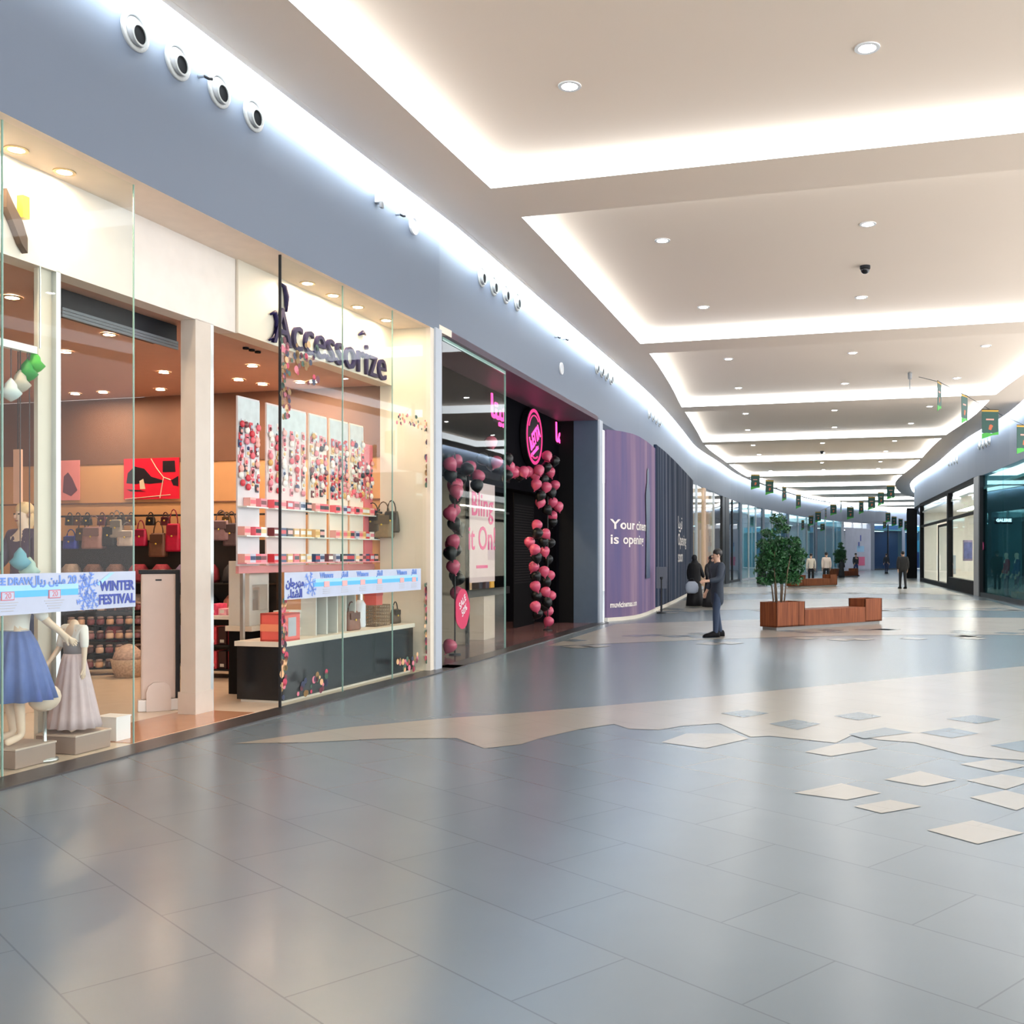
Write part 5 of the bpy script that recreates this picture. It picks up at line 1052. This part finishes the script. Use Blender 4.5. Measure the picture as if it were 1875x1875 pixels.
def tree(seed, loc, label, n, group):
    R = random.Random(seed); t = thing('potted_tree', label, 'tree', loc, 0, group)
    for k in range(6):
        a = k*1.05; r = .06+.05*(k % 3); b = MB(); h = R.uniform(.9, 1.3); dx, dy = math.cos(a), math.sin(a)
        b.tube([(dx*r, dy*r, 0), (dx*r*1.4, dy*r*1.4, .4), (dx*r*2+R.uniform(-.05, .05), dy*r*2, .8), (dx*r*2.4, dy*r*2.4, h)], [.018, .016, .013, .006], 6); b.build('stem', mat('stem tan', (.13, .085, .05), .7), t, smooth=True)
    b = MB()
    blobs = [(-.02, 0, 1.92, .20, .12), (.08, .05, 1.72, .22, .1), (-.22, 0, 1.62, .2, .1), (.0, 0, 1.42, .26, .12), (-.3, .05, 1.36, .22, .12), (.3, -.05, 1.42, .2, .1), (.34, -.05, 1.15, .28, .16), (-.05, .05, 1.18, .36, .16), (-.12, -.05, .95, .38, .18), (.3, .1, .85, .30, .18), (-.34, 0, 1.02, .2, .14), (.05, 0, .66, .34, .14), (-.26, .0, .6, .22, .12), (.32, -.1, .6, .2, .1), (-.42, .1, .78, .14, .1), (.46, 0, .98, .14, .1)]
    for _ in range(n):
        x, y, z, rr, rz_ = R.choices(blobs, [q[3]**2*q[4] for q in blobs])[0]
        d = Vector((R.gauss(0, 1), R.gauss(0, 1), R.gauss(0, 1))).normalized()*(R.random()**.45); c = Vector((x+d.x*rr, y+d.y*rr*.95, z+d.z*rz_*1.15))
        b.mi = 0 if R.random() < .6 else 1
        a = Vector((R.uniform(-1, 1), R.uniform(-1, 1), R.uniform(-1, .3))).normalized(); s = a.cross(Vector((R.uniform(-1, 1), R.uniform(-1, 1), R.uniform(-1, 1)))).normalized(); L = R.uniform(.05, .10); w_ = L*.26
        b.face([c-a*L*.6, c+s*w_, c+a*L*.6, c-s*w_])
    b.build('foliage', [mat('leaf green', (.012, .068, .022), .5), mat('leaf light green', (.028, .125, .035), .45)], t, fix=False)
    return t
def rot(x, y, a): return (x*math.cos(a)-y*math.sin(a), x*math.sin(a)+y*math.cos(a))
dx, dy = rot(.34, D_/2, ang); tr = tree(4, (p.x+dx, p.y+dy, .50), 'green leafy tree with thin stems in the nearest planter box', 5600, 'potted trees')
dx, dy = rot(.45, D_/2, math.radians(43)); t = dup(tr, (p2.x+dx, p2.y+dy, .50), 1.9, 'green leafy tree in the second planter, partly behind the nearest tree')
dx, dy = rot(.5, D_/2, math.radians(50)); t = dup(tr, (p3.x+.3+dx+.5, p3.y+dy+.6, .50), 3.7, 'small looking green tree in the farthest planter bench')

# ------------------------------------------------------------------ people
M_SUIT = mat('dark navy suit', (.016, .026, .045), .7); M_BLKS = mat('black suit', (.007, .007, .009), .7); M_SHIRT = mat('pale shirt', (.78, .70, .58), .8); M_JEAN = mat('dark jeans', (.03, .04, .09), .8); M_DGREY = mat('dark grey cloth', (.03, .034, .04), .8)
def fp(px, py): q = fl(px, py); return (q.x, q.y, 0)
p = fp(1313, 1166); t = person('man in long dark navy coat walking in front of the hoarding', p, math.radians(-72), M_SUIT, mat('navy trousers', (.018, .035, .075), .7), 1.74, .10, (.15, .35), (.3, 1.1), hem=.58, r=.03)
p = fp(1272, 1110); t = abaya('woman in black robe carrying a grey bag near the dark hoarding', p, math.radians(150), 1.62)
q = fl(1266, 1110); t = thing('shopping_bag', 'round pale grey bag held by the woman in black', 'bag', (q.x-.02, q.y-.34, .42)); b = MB(); b.loft([[(rx*math.cos(2*PI*j/16), .12*rx/.27*math.sin(2*PI*j/16), z) for j in range(16)] for z, rx in ((0, .11), (.05, .19), (.18, .215), (.3, .19), (.38, .1))]); b.build('body', mat('pale grey bag', (.40, .46, .56), .6), t, smooth=True); b = MB(); b.tube([(-.08, 0, .37), (-.05, 0, .47), (.05, 0, .47), (.08, 0, .37)], .012, 6); b.build('handle', M_DGREY, t)
p = fp(1303, 1112); abaya('woman in black robe half behind the man in the navy coat', p, math.radians(20), 1.6)
p = fp(1395, 1069); abaya('woman in black robe behind the nearest tree', p, math.radians(-30), 1.66)
q = at(1485, 1015, 56.5); person('person in cream shirt and dark trousers standing behind second bench', (q.x, q.y, 0), math.radians(170), M_SHIRT, M_BLKS, 1.68, .04)
q = at(1513, 1015, 56.0); person('person in pale pinkish shirt standing beside the cream shirt, broader', (q.x, q.y, 0), math.radians(182), mat('pinkish shirt', (.74, .62, .54), .8), M_BLKS, 1.74, .05, r=.03)
person('person in dark jacket and blue jeans far down the mall', fp(1567, 1055), math.radians(20), M_DGREY, mat('blue jeans', (.02, .05, .16), .8), 1.72, .08)
person('person in dark clothes before the far blue shop', fp(1623, 1050), math.radians(150), M_DGREY, M_JEAN, 1.7, .1)
person('broad man in black suit walking on the right side', fp(1653, 1078), math.radians(178), M_BLKS, M_BLKS, 1.78, .09, (.12, -.05), (.1, .1), hem=.74, r=.09)
abaya('seated looking dark robed figure beside the farthest bench', fp(1541, 1058), math.radians(160), 1.3)

# ------------------------------------------------------------------ banners on wires
hb = thing('hanging_banner', 'x', 'banner')
W, H = .25, .42
b = MB(); b.box(-W, W, -.004, .004, -H*.60, H*.86); b.build('cloth', mat('banner green', (.008, .052, .038), .6), hb)
b = MB(); b.box(-W, W, -.005, .005, H*.86, H); b.build('header', mat('banner ochre', (.42, .24, .02), .6), hb)
b = MB(); b.prismy([(-W, -H), (-W*.3, -H*.86), (W*.3, -H*.75), (W, -H*.70), (W, -H*.50), (W*.2, -H*.62), (-W*.4, -H*.58), (-W, -H*.62)], -.005, .005); b.build('hem', mat('banner lime', (.04, .30, .03), .6), hb)
b = MB(); b.tube([(-W, 0, H), (W, 0, H)], .012, 6); b.build('rod', M_DARK, hb)
b = MB(); b.prismy([(-W*.2, -H*.35), (W*.1, -H*.40), (W*.35, -H*.1), (W*.1, .0), (-W*.1, -.02)], -.006, .006); b.build('emblem', mat('banner rust', (.40, .09, .03), .6), hb)
b = MB(); b.box(-W*.5, W*.45, -.006, .006, H*.28, H*.38); b.build('text_line', mat('banner peach', (.55, .25, .2), .6), hb)
hbf = True
def banners(L, Y0, Y1, nm, rots=None, sc=1.):
    global hbf
    pts = []
    for i, (px, py) in enumerate(L):
        Y = Y0+(Y1-Y0)*i/max(1, len(L)-1); q = at(px, py, Y); l = 'green hanging banner, %s on the %s wire' % (ORD[i], nm); r = (rots[i] if rots else random.uniform(-.5, .5))
        if hbf: hb.location = q; hb.rotation_euler = (0, 0, r); hb['label'] = l; hb['group'] = 'green banners on wires'; o = hb; hbf = False
        else: o = dup(hb, q, r, l, 'green banners on wires')
        o.scale = (sc,)*3; pts.append(q+Vector((0, 0, H*sc)))
    k_ = .8 if len(L) > 2 else .1
    a, c = pts[0]+(pts[0]-pts[1])*k_, pts[-1]+(pts[-1]-pts[-2])*k_
    a.z, c.z = min(a.z, 6.3), min(c.z, 6.3)
    b = MB(); P = [a]+pts+[c]; b.tube(P, .008, 5); tag(b.build('banner_wire', M_DARK), 'thin wire carrying the %s row of green banners' % nm, 'wire')
banners([(1720, 727), (1766, 750), (1813, 777), (1875, 805), (1940, 826)], 27.5, 29, 'right near', [1.05, .9, .1, .3, .4], .95)
banners([(1383, 883), (1409, 893), (1436, 905), (1462, 919)], 56, 60, 'left', [.1, .3, .9, .8], .98)
banners([(1631, 902), (1613, 914), (1596, 922), (1577, 930), (1557, 940), (1540, 928)], 62, 72, 'middle crossing', [.2, .5, .2, .7, .3, 1.2], 1.0)
banners([(1526, 934), (1512, 941), (1498, 947), (1485, 954), (1470, 962)], 75, 82, 'second crossing', [.2, 1.1, .3, .5, .9], .95)
banners([(1626, 948), (1637, 955), (1649, 959), (1660, 963)], 84, 88, 'far right', [.4, .3, .5, .4], .95)
banners([(1506, 966), (1620, 962)], 92, 94, 'farthest', [.2, .4], .8)
t = thing('ceiling_sensor', 'thin grey sensor rod hanging from the third ceiling recess', 'sensor', at(1666, 690, 28.5)); b = MB(); b.tube([(0, 0, -.4), (0, 0, ZT-t.location.z)], .012, 6); b.build('rod', mat('grey plastic', (.3, .31, .32), .4), t); b = MB(); b.lathe([(.05, -.06), (.06, .1), (.02, .14)], 12); b.build('head', MATS['grey plastic'], t)
